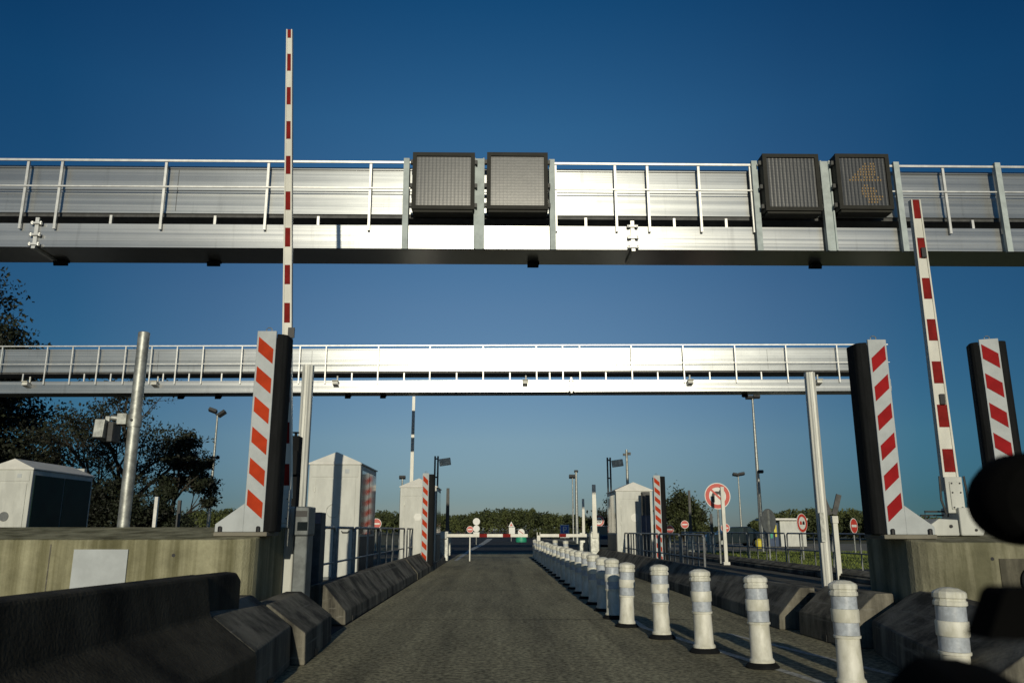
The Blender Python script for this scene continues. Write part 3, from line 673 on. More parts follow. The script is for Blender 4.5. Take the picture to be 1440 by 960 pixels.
far_arm(969, 689, 42.0, 'dark thin raised arm in front of the round tree', .12, m=('galv_dark','arm_red'), striped=False)
far_arm(1000, 722, 44.0, 'short dark raised arm just left of the no right turn sign', .14, m=('galv_dark','arm_red'), striped=False)

# ------------------------------------------------------------------ fluted aluminium posts
def fluted(px, pyT, Y, label, r=.10):
    p = at(px, pyT, Y); t = thing('fluted_post', label, 'post', (p.x, Y, .0), 0, 'fluted aluminium posts')
    b = MB(); n = 40; pts = []
    for k in range(n):
        a = 2*math.pi*k/n; rr = r*(1.0+.045*math.cos(10*a)); pts.append((max(-r*.97, min(r*.97, rr*1.12*math.cos(a))), rr*math.sin(a)))
    b.prism_z(pts, .1, p.z); b.build('shaft', 'alu_post', t)
    b = MB(); b.box(-r*1.8, r*1.8, -r*1.8, r*1.8, .0, .18); b.build('foot', 'conc', t, bevel=.01)
    return t
fl = fluted(1138, 524, 14.3, 'tall fluted metal post right of the lane in front of the far gantry', .086)
b = MB(); b.box(-.08,-.01,-.12,-.10,1.0,1.5); b.build('cover_plate', 'galv', fl)
fluted(434, 514, 14.3, 'tall fluted metal post beside the left white booth', .098)

# round steel pole with a camera box
p = at(203, 467, 10.6)
t = thing('camera_pole', 'round steel pole with a boxed camera behind the left plinth', 'pole', (p.x, 10.6, 0))
b = MB(); b.lathe([(.075,0),(.075,p.z-.01),(.06,p.z)], 24); b.build('shaft', 'galv', t, smooth=True)
zc = at(170, 598, 10.6).z; xc = at(170, 598, 10.6).x-p.x
b = MB(); b.lathe([(.09,zc-.02),(.09,zc+.14)], 20); b.tube([(-.05,0,zc+.08),(-.30,-.02,zc+.1)], .035, 10); b.cbox((-.14,-.02,zc+.08),(.12,.12,.14)); b.build('bracket', 'galv', t, smooth=True)
b = MB(); b.cbox((-.34,-.1,zc-.08), (.13,.30,.24), rot=Matrix.Rotation(R(-6),3,'X')); b.cbox((-.34,-.02,zc+.07),(.06,.06,.1)); b.build('camera_box', 'galv', t, bevel=.01)
b = MB(); b.cbox((-.23,-.05,zc-.10),(.07,.24,.26)); b.build('lens_hood', 'galv_dark', t, bevel=.01)
b = MB(); b.disc_y(-.0, zc+.06, .018, -.10, -.088, 12); b.build('bolt', 'sign_black', t)

# payment / camera stanchions by the left plinth (dark)
def stanchion(px, pyT, Y, label, wd, h2=None, rz=0, m='rubber', knob=True):
    p = at(px, pyT, Y); t = thing('equipment_column', label, 'equipment column', (p.x, Y, .16), rz)
    H = p.z-.16
    b = MB(); b.box(-wd/2, wd/2, -.06, .16, 0, H); b.build('column', m, t, bevel=.012)
    if knob:
        b = MB(); b.lathe([(.02,H),(.02,H+.04),(.05,H+.045),(.05,H+.06)], 12); b.build('beacon', 'rubber', t)
    return t
a = stanchion(416, 613, 12.0, 'tall black equipment column between the long arm and the fluted post', .14)
b = MB(); b.cbox((0,-.12,2.0),(.16,.1,.35)); b.build('reader_box', 'rubber', a, bevel=.01)
t = thing('ticket_terminal', 'grey ticket terminal with a dark slot at the foot of the long arm', 'ticket machine', (at(412,800,9.6).x, 9.9, .16))
zt_ = at(412, 712, 9.9).z-.16
b = MB(); b.box(-.07,.09,-.05,.25,0,zt_); b.build('housing', 'galv_mid', t, bevel=.015)  # the terminal's shade is put into this darker blue-grey colour
b = MB(); b.box(-.08,.10,-.09,.27,zt_-.34,zt_+.0); b.build('head', 'galv_mid', t, bevel=.015)
b = MB(); b.box(-.06,.08,-.094,-.091,zt_-.12,zt_-.05); b.build('slot', 'sign_black', t)
b = MB(); b.box(-.03,.09,-.098,-.091,zt_-.28,zt_-.18); b.build('screen', 'dark_glass', t)
t = thing('ticket_terminal', 'terminal with a blue panel and a small red label before the left booth', 'ticket machine', (at(440,760,12.6).x, 12.6, .16))
zt_ = at(440, 720, 12.6).z-.16
b = MB(); b.box(-.12,.12,-.05,.3,0,zt_); b.build('housing', 'galv_dark', t, bevel=.015)
b = MB(); b.box(-.115,.115,-.066,-.053,zt_-.17,zt_-.01); b.build('blue_panel', 'blue_dark', t)
b = MB(); b.box(-.11,.02,-.066,-.053,zt_-.34,zt_-.2); b.build('red_label', 'film_red', t)
# traffic light hanging on the black bumper's back side
t = thing('signal_lamp', 'small chrome ringed signal lamp beside the long arm clamp', 'lamp', tuple(at(389, 695, 9.55)))
b = MB(); 
for k in (0,1,2): b.lathe([(.055,0-.045*k),(.065,.012-.045*k),(.055,.03-.045*k)], 16)
b.build('ring', 'alu_rail', t, smooth=True)
b = MB(); b.box(-.06,.05,-.02,.08,-.36,-.16); b.build('body', 'sign_white', t, bevel=.02)
b = MB(); b.tube([(0,.04,.05),(0,.04,-1.25)], .02, 8); b.build('stem', 'galv_dark', t)

# ------------------------------------------------------------------ booths
def booth(label, xc, Y, W=1.15, D=2.1, Hb=2.5, side='dark_glass', badge='disc', rz=0, z0=.16, apex=.27, headpanel=True):
    t = thing('toll_booth', label, 'toll booth', (xc, Y, z0), rz, 'white toll booths with pitched roofs')
    b = MB(); b.box(-W/2, W/2, 0, D, 0, Hb); b.build('wall', 'white', t, bevel=.012)
    b = MB(); e = .03
    b.add([(-W/2-e,-e,Hb+.004),(W/2+e,-e,Hb+.004),(W/2+e,D+e,Hb+.004),(-W/2-e,D+e,Hb+.004),(-W/2-e,-e,Hb+.03),(W/2+e,-e,Hb+.03),(W/2+e,D+e,Hb+.03),(-W/2-e,D+e,Hb+.03),(0,.10,Hb+apex),(0,D-.1,Hb+apex)],
          [(0,1,5,4),(1,2,6,5),(2,3,7,6),(3,0,4,7),(4,5,8),(5,6,9,8),(6,7,9),(7,4,8,9),(0,3,2,1)]); b.build('roof', 'white_roof', t)
    b = MB(); b.box(-W/2+.16, W/2-.10, -.018, -.002, .06, Hb-.32); d = b.build('door', 'white', t, bevel=.004)
    q = MB(); q.tube([(W/2-.36,-.03,1.02),(W/2-.34,-.06,.99),(W/2-.22,-.06,.99),(W/2-.20,-.03,1.02)], .012, 6); q.build('handle', 'sign_black', d)
    q = MB(); q.box(-W/2+.06, W/2-.06, -.012, -.002, Hb-.27, Hb-.03); q.build('header_panel', 'white', t, bevel=.003)
    q = MB(); q.box(W/2-.35, W/2-.25, -.018, -.0125, Hb-.19, Hb-.10); q.build('vent', 'plate_white', t)
    for hz in (.4, 1.2, Hb-.6):
        q = MB(); q.box(-W/2+.135, -W/2+.16, -.026, -.0185, hz, hz+.10); q.build('hinge', 'galv', d)
    q = MB(); q.box(-W/2-.012, W/2+.012, -.014, -.002, 0, .055); q.build('skirting', 'galv_mid', t)
    bz = 1.45
    if badge == 'ring':
        q = MB(); q.tube([(.14*math.cos(a), -.026, bz+.14*math.sin(a)) for a in [2*math.pi*k/24 for k in range(25)]], .010, 6); q.build('porthole', 'white', t, smooth=True)
    elif badge == 'diamond':
        q = MB(); q.prism_y([(-.13,bz),(-.07,bz-.11),(.07,bz-.11),(.13,bz),(.07,bz+.11),(-.07,bz+.11)], -.03, -.019); q.build('badge', 'sign_white', t)
    elif badge == 'dark':
        q = MB(); q.disc_y(0,bz-.1,.11,-.035,-.019,24); q.build('porthole', 'sign_back', t)
    else:
        q = MB(); q.disc_y(0,bz,.14,-.03,-.019,24); q.build('badge', 'sign_white', t)
    for s in (-1, 1):
        q = MB(); x0 = s*(W/2+.002); x1 = s*(W/2+.018)
        for (ya, yb) in ((.10, D*.5-.03), (D*.5+.03, D-.1)):
            q.box(min(x0,x1), max(x0,x1), ya, yb, .95 if side == 'dark_glass' else .08, Hb-.12)
        q.build('side_window', side, t)
        q = MB(); q.box(min(x0,x1), max(x0,x1), .05, D-.05, .06, .90); 
        if side == 'dark_glass': q.build('lower_panel', 'galv_dark', t)
    return t
a = at(435, 660, 18.0); c = at(508, 653, 18.0)
booth('white booth with a faint ring on its door, nearest on the left of the lane', (a.x+c.x)/2, 18.0, W=c.x-a.x, D=2.3, Hb=c.z-.16, badge='ring', apex=.29)
a = at(563, 685, 26.5); W = 1.18
booth('white booth with a pale diamond on its door behind the slim striped post', a.x+W/2, 26.5, W=W, D=2.0, Hb=a.z-.16, badge='diamond', apex=.30)
a = at(866, 690, 28.0); c = at(917, 690, 28.0)
booth('white booth with a round white badge, right of the bollard row', (a.x+c.x)/2, 28.0, W=c.x-a.x, D=2.3, Hb=a.z-.16, badge='disc', apex=.31)
c = at(47, 660, 19.5)
booth('booth with a dark green side and round grey porthole at the left edge', c.x-.53, 19.5, W=1.06, D=2.9, Hb=c.z-.16, side='green_side', badge='dark', apex=.27)
p = at(117, 665, 22.6)
t = thing('loudspeaker', 'small white box on a rod at the back corner of the green sided booth', 'lamp', (p.x, 22.6, .16))
b = MB(); b.tube([(0,0,0),(0,0,p.z-.2)], .03, 8); b.build('rod', 'alu_rail', t)
b = MB(); b.cbox((-.07,0,p.z-.12),(.26,.15,.16)); b.build('box', 'white', t, bevel=.01)
# column with a blue panel, its dark colour standing for the striped post's shadow
t = thing('ticket_terminal', 'shadow-dark terminal with a blue panel at the right corner of the right booth', 'ticket machine', (at(911,740,27.2).x, 27.3, .16))
zt_ = at(911, 691, 27.3).z-.16
b = MB(); b.box(-.13,.13,0,.3,0,zt_); b.build('housing', 'galv_dark', t, bevel=.015)
b = MB(); b.box(-.20,.12,-.03,-.003,zt_-1.35,zt_-.78); b.build('blue_panel', 'blue_dark', t)

# ------------------------------------------------------------------ poles with flag-like boxes (lane readers)
def reader_pole(px, pyT, Y, label, flip=1):
    p = at(px, pyT, Y); H = p.z
    t = thing('camera_pole', label, 'pole', (p.x, Y, 0), 0, 'twin tube poles with a reader box')
    for s in (-.06, .06):
        b = MB(); b.tube([(s,0,0),(s*.9,0,H)], .032, 8); b.build('tube', 'galv_dark', t, smooth=True)
    b = MB()
    for z in (H-.1, H*.8, H*.6): b.cbox((0,0,z),(.14,.05,.05))
    b.build('tie', 'galv_dark', t)
    b = MB(); b.cbox((.32*flip,-.05,H-.22),(.42,.14,.26), rot=Matrix.Rotation(R(-8*flip),3,'Y')); b.build('reader_box', 'galv', t, bevel=.01)
    return t
reader_pole(614, 641, 30.0, 'dark twin pole with a grey box left of the lowered arm')
reader_pole(856, 643, 30.6, 'dark twin pole with a grey box behind the right booth')
p = at(881, 632, 36)
t = thing('camera_pole', 'single pole with two small side lamps above the right booth', 'pole', (p.x, 36, 0))
b = MB(); b.tube([(0,0,0),(0,0,p.z)], [.09,.05], 10); b.build('shaft', 'galv', t, smooth=True)
b = MB(); b.cbox((-.1,0,p.z-.22),(.12,.1,.1)); b.cbox((.12,0,p.z-.18),(.12,.1,.12)); b.build('lamp', 'galv_dark', t)

for px, pyT, Y, m_, lb_ in ((221,698,24,'alu_rail','short pale pole seen over the left plinth'),(253,703,26,'galv_dark','short dark pole seen over the left plinth, right of the pale one')):
    p = at(px, pyT, Y); t = thing('short_pole', lb_, 'pole', (p.x, Y, 0))
    b = MB(); b.box(-.05,.05,-.05,.05,.03,p.z); b.build('shaft', m_, t, bevel=.008)
    b = MB(); b.box(-.11,.11,-.11,.11,0,.03); b.build('foot', 'galv_dark', t)
# ------------------------------------------------------------------ floodlight masts
def mast(px, pyT, Y, label, r0, r1, heads, hs=.5, m='galv', base_px=None):
    p = at(px, pyT, Y); H = p.z
    t = thing('lamp_mast', label, 'lamp post', (p.x, Y, 0), 0, 'tall lamp masts')
    b = MB(); b.tube([(0,0,0),(0,0,H*.5),(0,0,H)], [r0,(r0+r1)/2,r1], 12); b.build('shaft', m, t, smooth=True)
    for (dx, dz, tilt) in heads:
        q = MB(); q.cbox((dx*hs, -.1, H+dz*hs), (hs*.9, hs*.5, hs*.35), rot=Matrix.Rotation(R(tilt),3,'Y')@Matrix.Rotation(R(-25),3,'X')); q.tube([(0,0,H-.1),(dx*hs,0,H+dz*hs)], .05, 6); q.build('lamp_head', 'galv_dark', t)
    return t
mast(306, 583, 62, 'lamp mast with two floodlights left of the striped post', .14, .07, [(-.5,.45,20),(.5,.1,-35)], .7)
mast(1058, 560, 58, 'tallest lamp mast, its head just below the far gantry', .18, .07, [(-.5,.1,0),(.5,.2,0)], .55)
mast(1038, 669, 110, 'distant small lamp mast above the no right turn sign', .15, .08, [(-.4,.2,10),(.5,.3,-10)], .9)
mast(810, 663, 75, 'pale slender lamp mast between the row end and the right booth', .16, .10, [(0,.1,0)], .4)
mast(805, 672, 95, 'thin lamp mast with one dark head, left of the pale mast', .10, .07, [(0,.2,0)], .9)
mast(566, 672, 70, 'lamp mast with one small dark head left of the second booth roof', .1, .07, [(0,.1,0)], .6)
mast(1066, 663, 46, 'shorter dark pole with a small side head behind the sign with grey back', .09, .06, [(.3,.0,0)], .35)

# ------------------------------------------------------------------ signs
def round_sign(name, label, px, py, rpx, Y, kind, rz=0, group=None, backonly=False, cat='road sign', prong=False):
    p = at(px, py, Y); r = rpx/FPX*Y*1.0; z = p.z
    t = thing(name, label, cat, (p.x, Y, 0), rz, group)
    b = MB(); b.tube([(0,.05,0),(0,.05,z+r*.6)], .035, 8); b.build('post', 'galv', t, smooth=True)
    f = MB(); f.disc_y(0, z, r, -.0, .02, 36); pl = f.build('plate', 'sign_back' if backonly else 'sign_white', t)
    if backonly:
        q = MB(); q.box(-.03, .03, -.03, -.003, z-r*.9, z+r*.9); q.build('stiffener', 'galv', t); return t
    def ringm(ra, rb, m, y=-.006):
        q = MB(); n = 36; vs = []; fs = []
        for k in range(n):
            a = 2*math.pi*k/n
            for rr in (ra, rb):
                vs.append((rr*math.cos(a), y, z+rr*math.sin(a)))
        for k in range(n):
            j = (k+1)%n; fs.append((2*k, 2*j, 2*j+1, 2*k+1))
        q.add(vs, fs); q.build('red_border', m, pl)
    if kind == 'no_entry':
        q = MB(); q.disc_y(0, z, r*.9, -.006, -.001, 36); q.build('red_field', 'sign_red', pl)
        q = MB(); q.box(-r*.66, r*.66, -.011, -.0065, z-r*.15, z+r*.15); q.build('white_bar', 'sign_white', pl)
    else:
        ringm(r*.66, r*.94, 'sign_red')
    if kind == 'no_right':
        q = MB(); w_ = r*.11
        q.box(-r*.34-w_, -r*.34+w_, -.008, -.003, z-r*.48, z+r*.02)          # stem
        pts = []
        for k in range(7):
            a = math.pi - math.pi/2*k/6; pts.append((a,))
        vs = []
        for (a,) in pts:
            for rr in (.12*r, .34*r): vs.append((-r*.11+rr*math.cos(a)*1.0, -.008, z+r*.02+rr*math.sin(a)))
        q.add(vs, [(2*k, 2*k+2, 2*k+3, 2*k+1) for k in range(6)])
        q.box(-r*.11, r*.16, -.008, -.003, z+r*.13, z+r*.36)
        q.prism_y([(r*.15,z+r*.02),(r*.52,z+r*.245),(r*.15,z+r*.47)], -.008, -.003); q.build('arrow', 'sign_black', pl)
        q = MB(); d = r*.55; q.prism_y([(-d-r*.05,z+d-r*.05),(-d+r*.05,z+d+r*.05),(d+r*.05,z-d+r*.05),(d-r*.05,z-d-r*.05)], -.013, -.009); q.build('red_slash', 'sign_red', pl)
    if kind == 'no_overtaking':
        for s, m in ((-.26,'sign_red'),(.26,'sign_black')):
            q = MB(); q.prism_y([(s*r-r*.2,z-r*.16),(s*r+r*.2,z-r*.16),(s*r+r*.2,z+.02*r),(s*r+r*.11,z+r*.2),(s*r-r*.11,z+r*.2),(s*r-r*.2,z+.02*r)], -.009, -.004); q.build('car_symbol', m, pl)
    if kind == 'speed':
        q = MB()
        # digits 90 in bars
        def ringd(cx, w2, h2):
            q.box(cx-w2, cx-w2+.25*w2*2, -.009,-.004, z-h2, z+h2); q.box(cx+w2-.25*w2*2, cx+w2, -.009,-.004, z-h2, z+h2); q.box(cx-w2+.5*w2, cx+w2-.5*w2, -.009,-.004, z+h2-.12*r, z+h2); q.box(cx-w2+.5*w2, cx+w2-.5*w2, -.009,-.004, z-h2, z-h2+.12*r)
        ringd(-.25*r, .18*r, .34*r); ringd(.25*r, .18*r, .34*r); q.build('digits', 'sign_black', pl)
    return t
round_sign('turn_ban_sign', 'large no right turn sign on a white post above the right railing', 1009, 697, 18, 26.5, 'no_right')
p = at(1015, 684, 25.4)
t = thing('marker_post', 'slim white post standing right in front of the no right turn sign', 'post', (p.x, 25.4, 0))
b = MB(); b.box(-.055,.055,-.04,.04,.0,p.z); b.build('shaft', 'arm_white', t, bevel=.01)
b = MB(); b.box(-.10,.10,-.09,.09,.0,.25); b.build('foot', 'arm_white', t, bevel=.01)
ne = 'no entry signs in the other lanes'
round_sign('no_entry_sign', 'no entry sign just right of the nearest white booth', 529, 736, 7.2, 48, 'no_entry', group=ne)
round_sign('no_entry_sign', 'small distant no entry sign left of the stacked white discs', 661, 744, 4.6, 82, 'no_entry', group=ne)
round_sign('no_entry_sign', 'no entry sign before the round tree right of the slim striped post', 963, 737, 5.4, 66, 'no_entry', group=ne)
round_sign('no_entry_sign', 'no entry sign partly hidden by the slim striped post of the right booth', 942, 744, 5.6, 58, 'no_entry', group=ne)
round_sign('no_entry_sign', 'no entry sign just below and right of the no right turn sign', 1020, 742, 6.2, 50, 'no_entry', group=ne)
round_sign('no_entry_sign', 'no entry sign turned nearly edge on at the far right before the hedge', 1201, 739, 10.5, 44, 'no_entry', rz=R(40), group=ne)
round_sign('overtaking_ban_sign', 'turned no overtaking sign beside the small white kiosk', 1128, 735, 13, 34, 'no_overtaking', rz=R(38))
round_sign('speed_sign', 'round red bordered speed sign left of the right booth', 842, 732, 7.5, 52, 'speed')
t = round_sign('rear_facing_sign', 'round sign seen from its grey back left of the kiosk', 1081, 732, 16.5, 33, '', rz=R(36), backonly=True)
# two white discs stacked
p = at(670, 733, 70); t = thing('stacked_disc_sign', 'pair of blank white discs stacked on one post beyond the lowered arm', 'road sign', (p.x, 70, 0))
b = MB(); b.tube([(0,.05,0),(0,.05,p.z)], .05, 8); b.build('post', 'galv', t)
b = MB(); b.disc_y(0, p.z, .30, 0, .02); b.build('upper_disc', 'sign_white', t)
b = MB(); b.disc_y(0, p.z-.58, .28, 0, .02); b.build('lower_disc', 'sign_white', t)
b = MB(); b.box(-.26,.26,-.0,.02,p.z-1.15,p.z-.87); b.build('lower_panel', 'sign_white', t)
p = at(719, 737, 90); t = thing('warning_sign', 'small pale triangular sign over a white panel at the end of the road', 'road sign', (p.x, 90, 0))
b = MB(); b.tube([(0,.05,0),(0,.05,p.z)], .05, 8); b.build('post', 'galv', t)
b = MB(); b.prism_y([(-.32,p.z-.25),(.32,p.z-.25),(0,p.z+.32)], 0, .02); b.build('triangle', 'sign_white', t)
b = MB(); b.prism_y([(-.17,p.z-.17),(.17,p.z-.17),(0,p.z+.14)], -.006, -.001); b.build('red_symbol', 'sign_red', t)
b = MB(); b.box(-.25,.4,0,.02,p.z-1.0,p.z-.3); b.build('panel', 'sign_white', t)
p = at(733, 748, 84); t = thing('keep_left_marker', 'round pale sign in a rounded green base near the road end', 'road sign', (p.x, 84, 0))
b = MB(); b.disc_y(0, p.z, .34, 0, .03); b.build('disc', 'sign_white', t)
b = MB(); b.tube([(-.24,-.01,p.z+.18),(.24,-.01,p.z-.18)], .03, 6); b.build('slash', 'sign_red', t)
b = MB(); b.lathe([(.55,0),(.58,.2),(.5,p.z-.35),(.3,p.z-.3)], 16, (0,.3,0)); b.build('base', 'green_pl', t, smooth=True)
# parking sign
p = at(794, 744, 60); t = thing('parking_sign', 'blue square parking sign with a white letter above the right lowered arm', 'road sign', (p.x, 60, 0))
r = .34
b = MB(); b.tube([(0,.05,0),(0,.05,p.z)], .04, 8); b.build('post', 'galv', t)
b = MB(); b.box(-r,r,0,.02,p.z-r,p.z+r); b.box(-r,r,0,.02,p.z-r*1.75,p.z-r-.02); pl = b.build('plate', 'sign_white', t)
b = MB(); b.box(-r*.84,r*.84,-.008,-.001,p.z-r*.84,p.z+r*.84); b.build('blue_field', 'sign_blue', pl)
b = MB(); b.box(-r*.36,-r*.12,-.016,-.009,p.z-r*.6,p.z+r*.6); b.box(-r*.12,r*.25,-.016,-.009,p.z+r*.40,p.z+r*.6); b.box(-r*.12,r*.25,-.016,-.009,p.z-r*.14,p.z+r*.06); b.box(r*.22,r*.44,-.016,-.009,p.z-r*.06,p.z+r*.52); b.build('letter', 'sign_white', pl)
# Y shaped post
p = at(1173.5, 733, 20.5); t = thing('forked_post', 'white post carrying two dark panels spread like a V, right of the fluted post', 'post', (p.x, 20.5, 0))
b = MB(); b.box(-.06,.06,-.05,.05,0,p.z-.0); b.build('post', 'arm_white', t, bevel=.008)
b = MB(); b.box(-.075,.075,-.07,.07,p.z-.04,p.z+.14); b.build('socket', 'arm_white', t, bevel=.008)
for s, l in ((-1,.42),(1,.52)):
    b = MB(); b.cbox((-.17 if s<0 else .09,-.0,p.z+.16+l/2),(.13,.04,l), rot=Matrix.Rotation(R(s*18),3,'Y')); b.build('fork_panel', 'galv_dark', t)

# ------------------------------------------------------------------ railings
def railing(x0, y0, x1, y1, z0, z1, label, mids=0, group='steel railings on the islands'):
    t = thing('railing', label, 'railing', (x0, y0, z0), 0, group)
    d = Vector((x1-x0, y1-y0, 0)); L = d.length; u = d.normalized(); h = z1-z0; rc = .07
    b = MB(); P = lambda s, z: tuple(u*s+Vector((0,0,z)))
    b.tube([P(0,0), P(0,h-rc), P(rc*.3,h-rc*.3), P(rc,h), P(L-rc,h), P(L-rc*.3,h-rc*.3), P(L,h-rc), P(L,0)], .024, 8); b.build('loop', 'rail_grey', t, smooth=True)
    b = MB(); b.tube([P(0,h*.48), P(L,h*.48)], .018, 8); b.build('mid_rail', 'rail_grey', t, smooth=True)
    for k in range(mids):
        s = L*(k+1)/(mids+1); b = MB(); b.tube([P(s,0),P(s,h)], .02, 8); b.build('upright', 'rail_grey', t, smooth=True)
    return t
for i, (ya, yb, mm, lb_) in enumerate([(9.9,11.3,0,'looped railing beside the left plinth and the ticket terminal'),(12.95,13.8,0,'narrow looped railing just before the nearest booth'),(14.05,15.6,0,'looped railing in front of the nearest booth door'),
        (15.8,18.9,1,'long railing below the edge of the nearest booth'),(19.2,21.4,1,'left railing directly behind the nearest booth side'),(21.6,24.1,1,'left railing leading up to the slim striped post'),(24.9,27.2,2,'railing along the second left booth')]):
    railing(-2.72, ya, -2.72, yb, .16, 1.24, lb_, mm)
for i, (ya, yb, mm, lb_) in enumerate([(17.3,19.4,3,'right railing end closest to the camera'),(19.6,22.0,3,'right railing before the slim striped post'),(22.2,24.6,3,'right railing passing the slim striped post'),(24.8,27.2,4,'right railing in front of the round badge booth'),(27.4,30.6,4,'right railing beside the far bollards')]):
    railing(4.35, ya, 4.35, yb, .16, 1.10, lb_, mm)
for i, (ya, yb, mm, lb_) in enumerate([(19.0,22.5,1,'far railing nearest to the forked post'),(22.7,26.0,2,'far railing before the grass'),(26.2,30.0,3,'far railing below the kiosk'),(30.2,35.0,4,'far railing behind the no right turn sign'),(35.2,41,4,'far railing farthest to the back')]):
    railing(9.2, ya, 9.2, yb, .16, 1.10, lb_, mm)

# small kiosk, car, bin
p0 = at(1091, 760, 62); p1 = at(1125, 760, 62); pz = at(1100, 731, 62).z
t = thing('kiosk', 'small flat roofed white kiosk with a yellow and blue front beyond the grass', 'kiosk', ((p0.x+p1.x)/2, 62, 0)); W = p1.x-p0.x+1.0
b = MB(); b.box(-W/2+.9, W/2, 0, 3, 0, pz); b.build('wall', 'white', t)
b = MB(); b.box(-W/2, W/2+.1, -.3, 3.1, pz+.003, pz+.14); b.build('roof', 'white_roof', t)
b = MB(); b.box(-W/2+.1, -W/2+.88, .4, 2.6, 0, pz-.2); b.build('machine_bay', 'blue_dark', t)
b = MB(); b.box(-W/2+.55, -W/2+.75, .37, .397, .7, 1.6); b.build('yellow_panel', 'yellow', t)
b = MB(); b.box(-W/2+.25, -W/2+.43, .37, .397, .6, 1.9); b.build('green_panel', 'green_pl', t)
p = at(1067, 756, 56); b = MB(); b.lathe([(.2,0),(.26,.2),(.26,.5),(.12,.62),(.02,.65)], 12, (0,0,0)); o = b.build('bin', 'yellow', smooth=True); o.location = (p.x, 56, 0); tag(o, 'small yellow bin on the ground before the kiosk', 'bin')
def car(label, px, Y, rz, L=4.3):
    p = at(px, 750, Y); t = thing('parked_car', label, 'car', (p.x, Y, 0), rz, None)
    pr = [(-L/2,.35),(-L/2+.05,.75),(-L/2+.35,.9),(-L/2+1.0,.98),(-L/2+1.6,1.42),(L/2-1.3,1.45),(L/2-.45,1.0),(L/2-.05,.9),(L/2,.4),(L/2-.2,.28),(-L/2+.2,.28)]
    b = MB(); b.loft([[(x, -.85, z) for x, z in pr], [(x, .85, z) for x, z in pr]]); b.build('body', 'car', t, bevel=.06)
    for s in (-1, 1):
        b = MB(); b.prism_y([(-L/2+1.15,1.0),(-L/2+1.68,1.36),(L/2-1.35,1.38),(L/2-.75,1.02)], s*.855, s*.865); b.build('side_window', 'dark_glass', t)
        for x in (-L/2+.85, L/2-.85):
            w_ = MB(); w_.disc_y(x, .31, .31, s*.70, s*.875, 20); w = w_.build('wheel', 'rubber', t)
            w_ = MB(); w_.disc_y(x, .31, .18, s*.876, s*.885, 16); w_.build('rim', 'galv', w)
    return t
car('dark parked car low behind the far railing', 1032, 60, R(8))
car('dark blue vehicle just left of the right booth behind the white arm', 852, 48, R(85), 4.0)

# ------------------------------------------------------------------ vegetation
def rvec(): 
    while True:
        v = Vector((random.uniform(-1,1), random.uniform(-1,1), random.uniform(-1,1)))
        if .05 < v.length < 1: return v.normalized()
def leafq(mb, c, s, flat=.5):
    n = rvec(); a = n.cross(rvec()).normalized(); b_ = n.cross(a)
    a = a*s; b_ = b_*s*random.uniform(.35,.8)
    mb.add([c-a*.9, c-b_*.8+a*.1, c+a, c+b_*.8-a*.1], [(0,1,2,3)])
def tree(label, px, Y, H, R0=.25, spread=.55, leaves=2500, leafsize=.12, leafmat='leaf_dark', levels=4, lean=(0,0), seed=1, bare=0., trunk=.3, clump=.6, cat='tree', name='broadleaf_tree', group=None, x=None, nlimb=6, upright=.55, shrink=.68):
    random.seed(seed)
    X = at(px, 740, Y).x if x is None else x
    t = thing(name, label, cat, (X, Y, -.01), 0, group)
    tb = MB(); lb2 = MB(); tips = []
    def grow(p, d, L, r, lev):
        pts = [p]; rad = [r]; q = p.copy(); dd = d.copy(); n = 4
        for k in range(n):
            dd = (dd + rvec()*.20 + Vector((0,0,.05))).normalized(); q = q+dd*L/n; pts.append(q.copy()); rad.append(r*(1-.55*(k+1)/n))
        tb.tube(pts, rad, 6 if lev < 2 else 4)
        if lev >= levels: tips.extend(pts[2:]); return
        if lev >= levels-1: tips.append(pts[-1])
        kids = nlimb if lev == 0 else random.choice((2,3,3))
        for k in range(kids):
            f = random.uniform(trunk if lev == 0 else .35, 1.0); i = min(int(f*n), n-1); st = pts[i].lerp(pts[i+1], f*n-i)
            side = rvec(); side.z *= .35
            nd = (dd*upright + side.normalized()*(1-upright*.55)).normalized()
            if nd.z < -.15: nd.z = -.15
            grow(st, nd, L*random.uniform(shrink-.12, shrink+.1)*(1.15-f*.35 if lev == 0 else 1), rad[i]*.62, lev+1)
        grow(pts[-1], dd, L*shrink, rad[-1], lev+1)
    grow(Vector((0,0,0)), Vector((lean[0],lean[1],1)).normalized(), H*.42, R0, 0)
    top = max(v[2] for v in tb.v); k = H/top
    tb.v = [(a*k, b*k, c*k) for a, b, c in tb.v]; tips = [p*k for p in tips]
    tb.build('trunk', 'bark', t, smooth=True)
    if leaves:
        keep = [p for p in tips if random.random() > bare] or tips
        for i in range(leaves):
            c = random.choice(keep)+Vector((random.gauss(0,clump),random.gauss(0,clump),random.gauss(0,clump*.75)))
            if c.z < .1: continue
            leafq(lb2, c, leafsize*random.uniform(.6,1.4))
        lb2.build('crown', leafmat, t)
    return t
gt = 'trees behind the left booth'
tree('tall dense dark oak cut by the left edge of the frame', -152, 44, 17.2, .5, leaves=60000, leafsize=.14, levels=5, seed=3, clump=.42, group=gt, nlimb=8)
tree('nearly bare spreading tree between the oak and the leafy clump', 82, 46, 9.5, .16, leaves=420, leafsize=.08, levels=5, seed=12, bare=.7, clump=.25, group=gt, nlimb=6, shrink=.72)
tree('large half leafy tree behind the steel camera pole', 158, 45, 11.0, .32, leaves=8500, leafsize=.095, levels=5, seed=5, clump=.2, bare=.45, group=gt, nlimb=7, lean=(.10,0), upright=.75, shrink=.60)
tree('leafy tree left of the steel pole with arching bare twigs', 118, 49, 8.4, .22, leaves=500, leafsize=.085, levels=5, seed=22, clump=.16, bare=.6, group=gt, nlimb=7, shrink=.72)
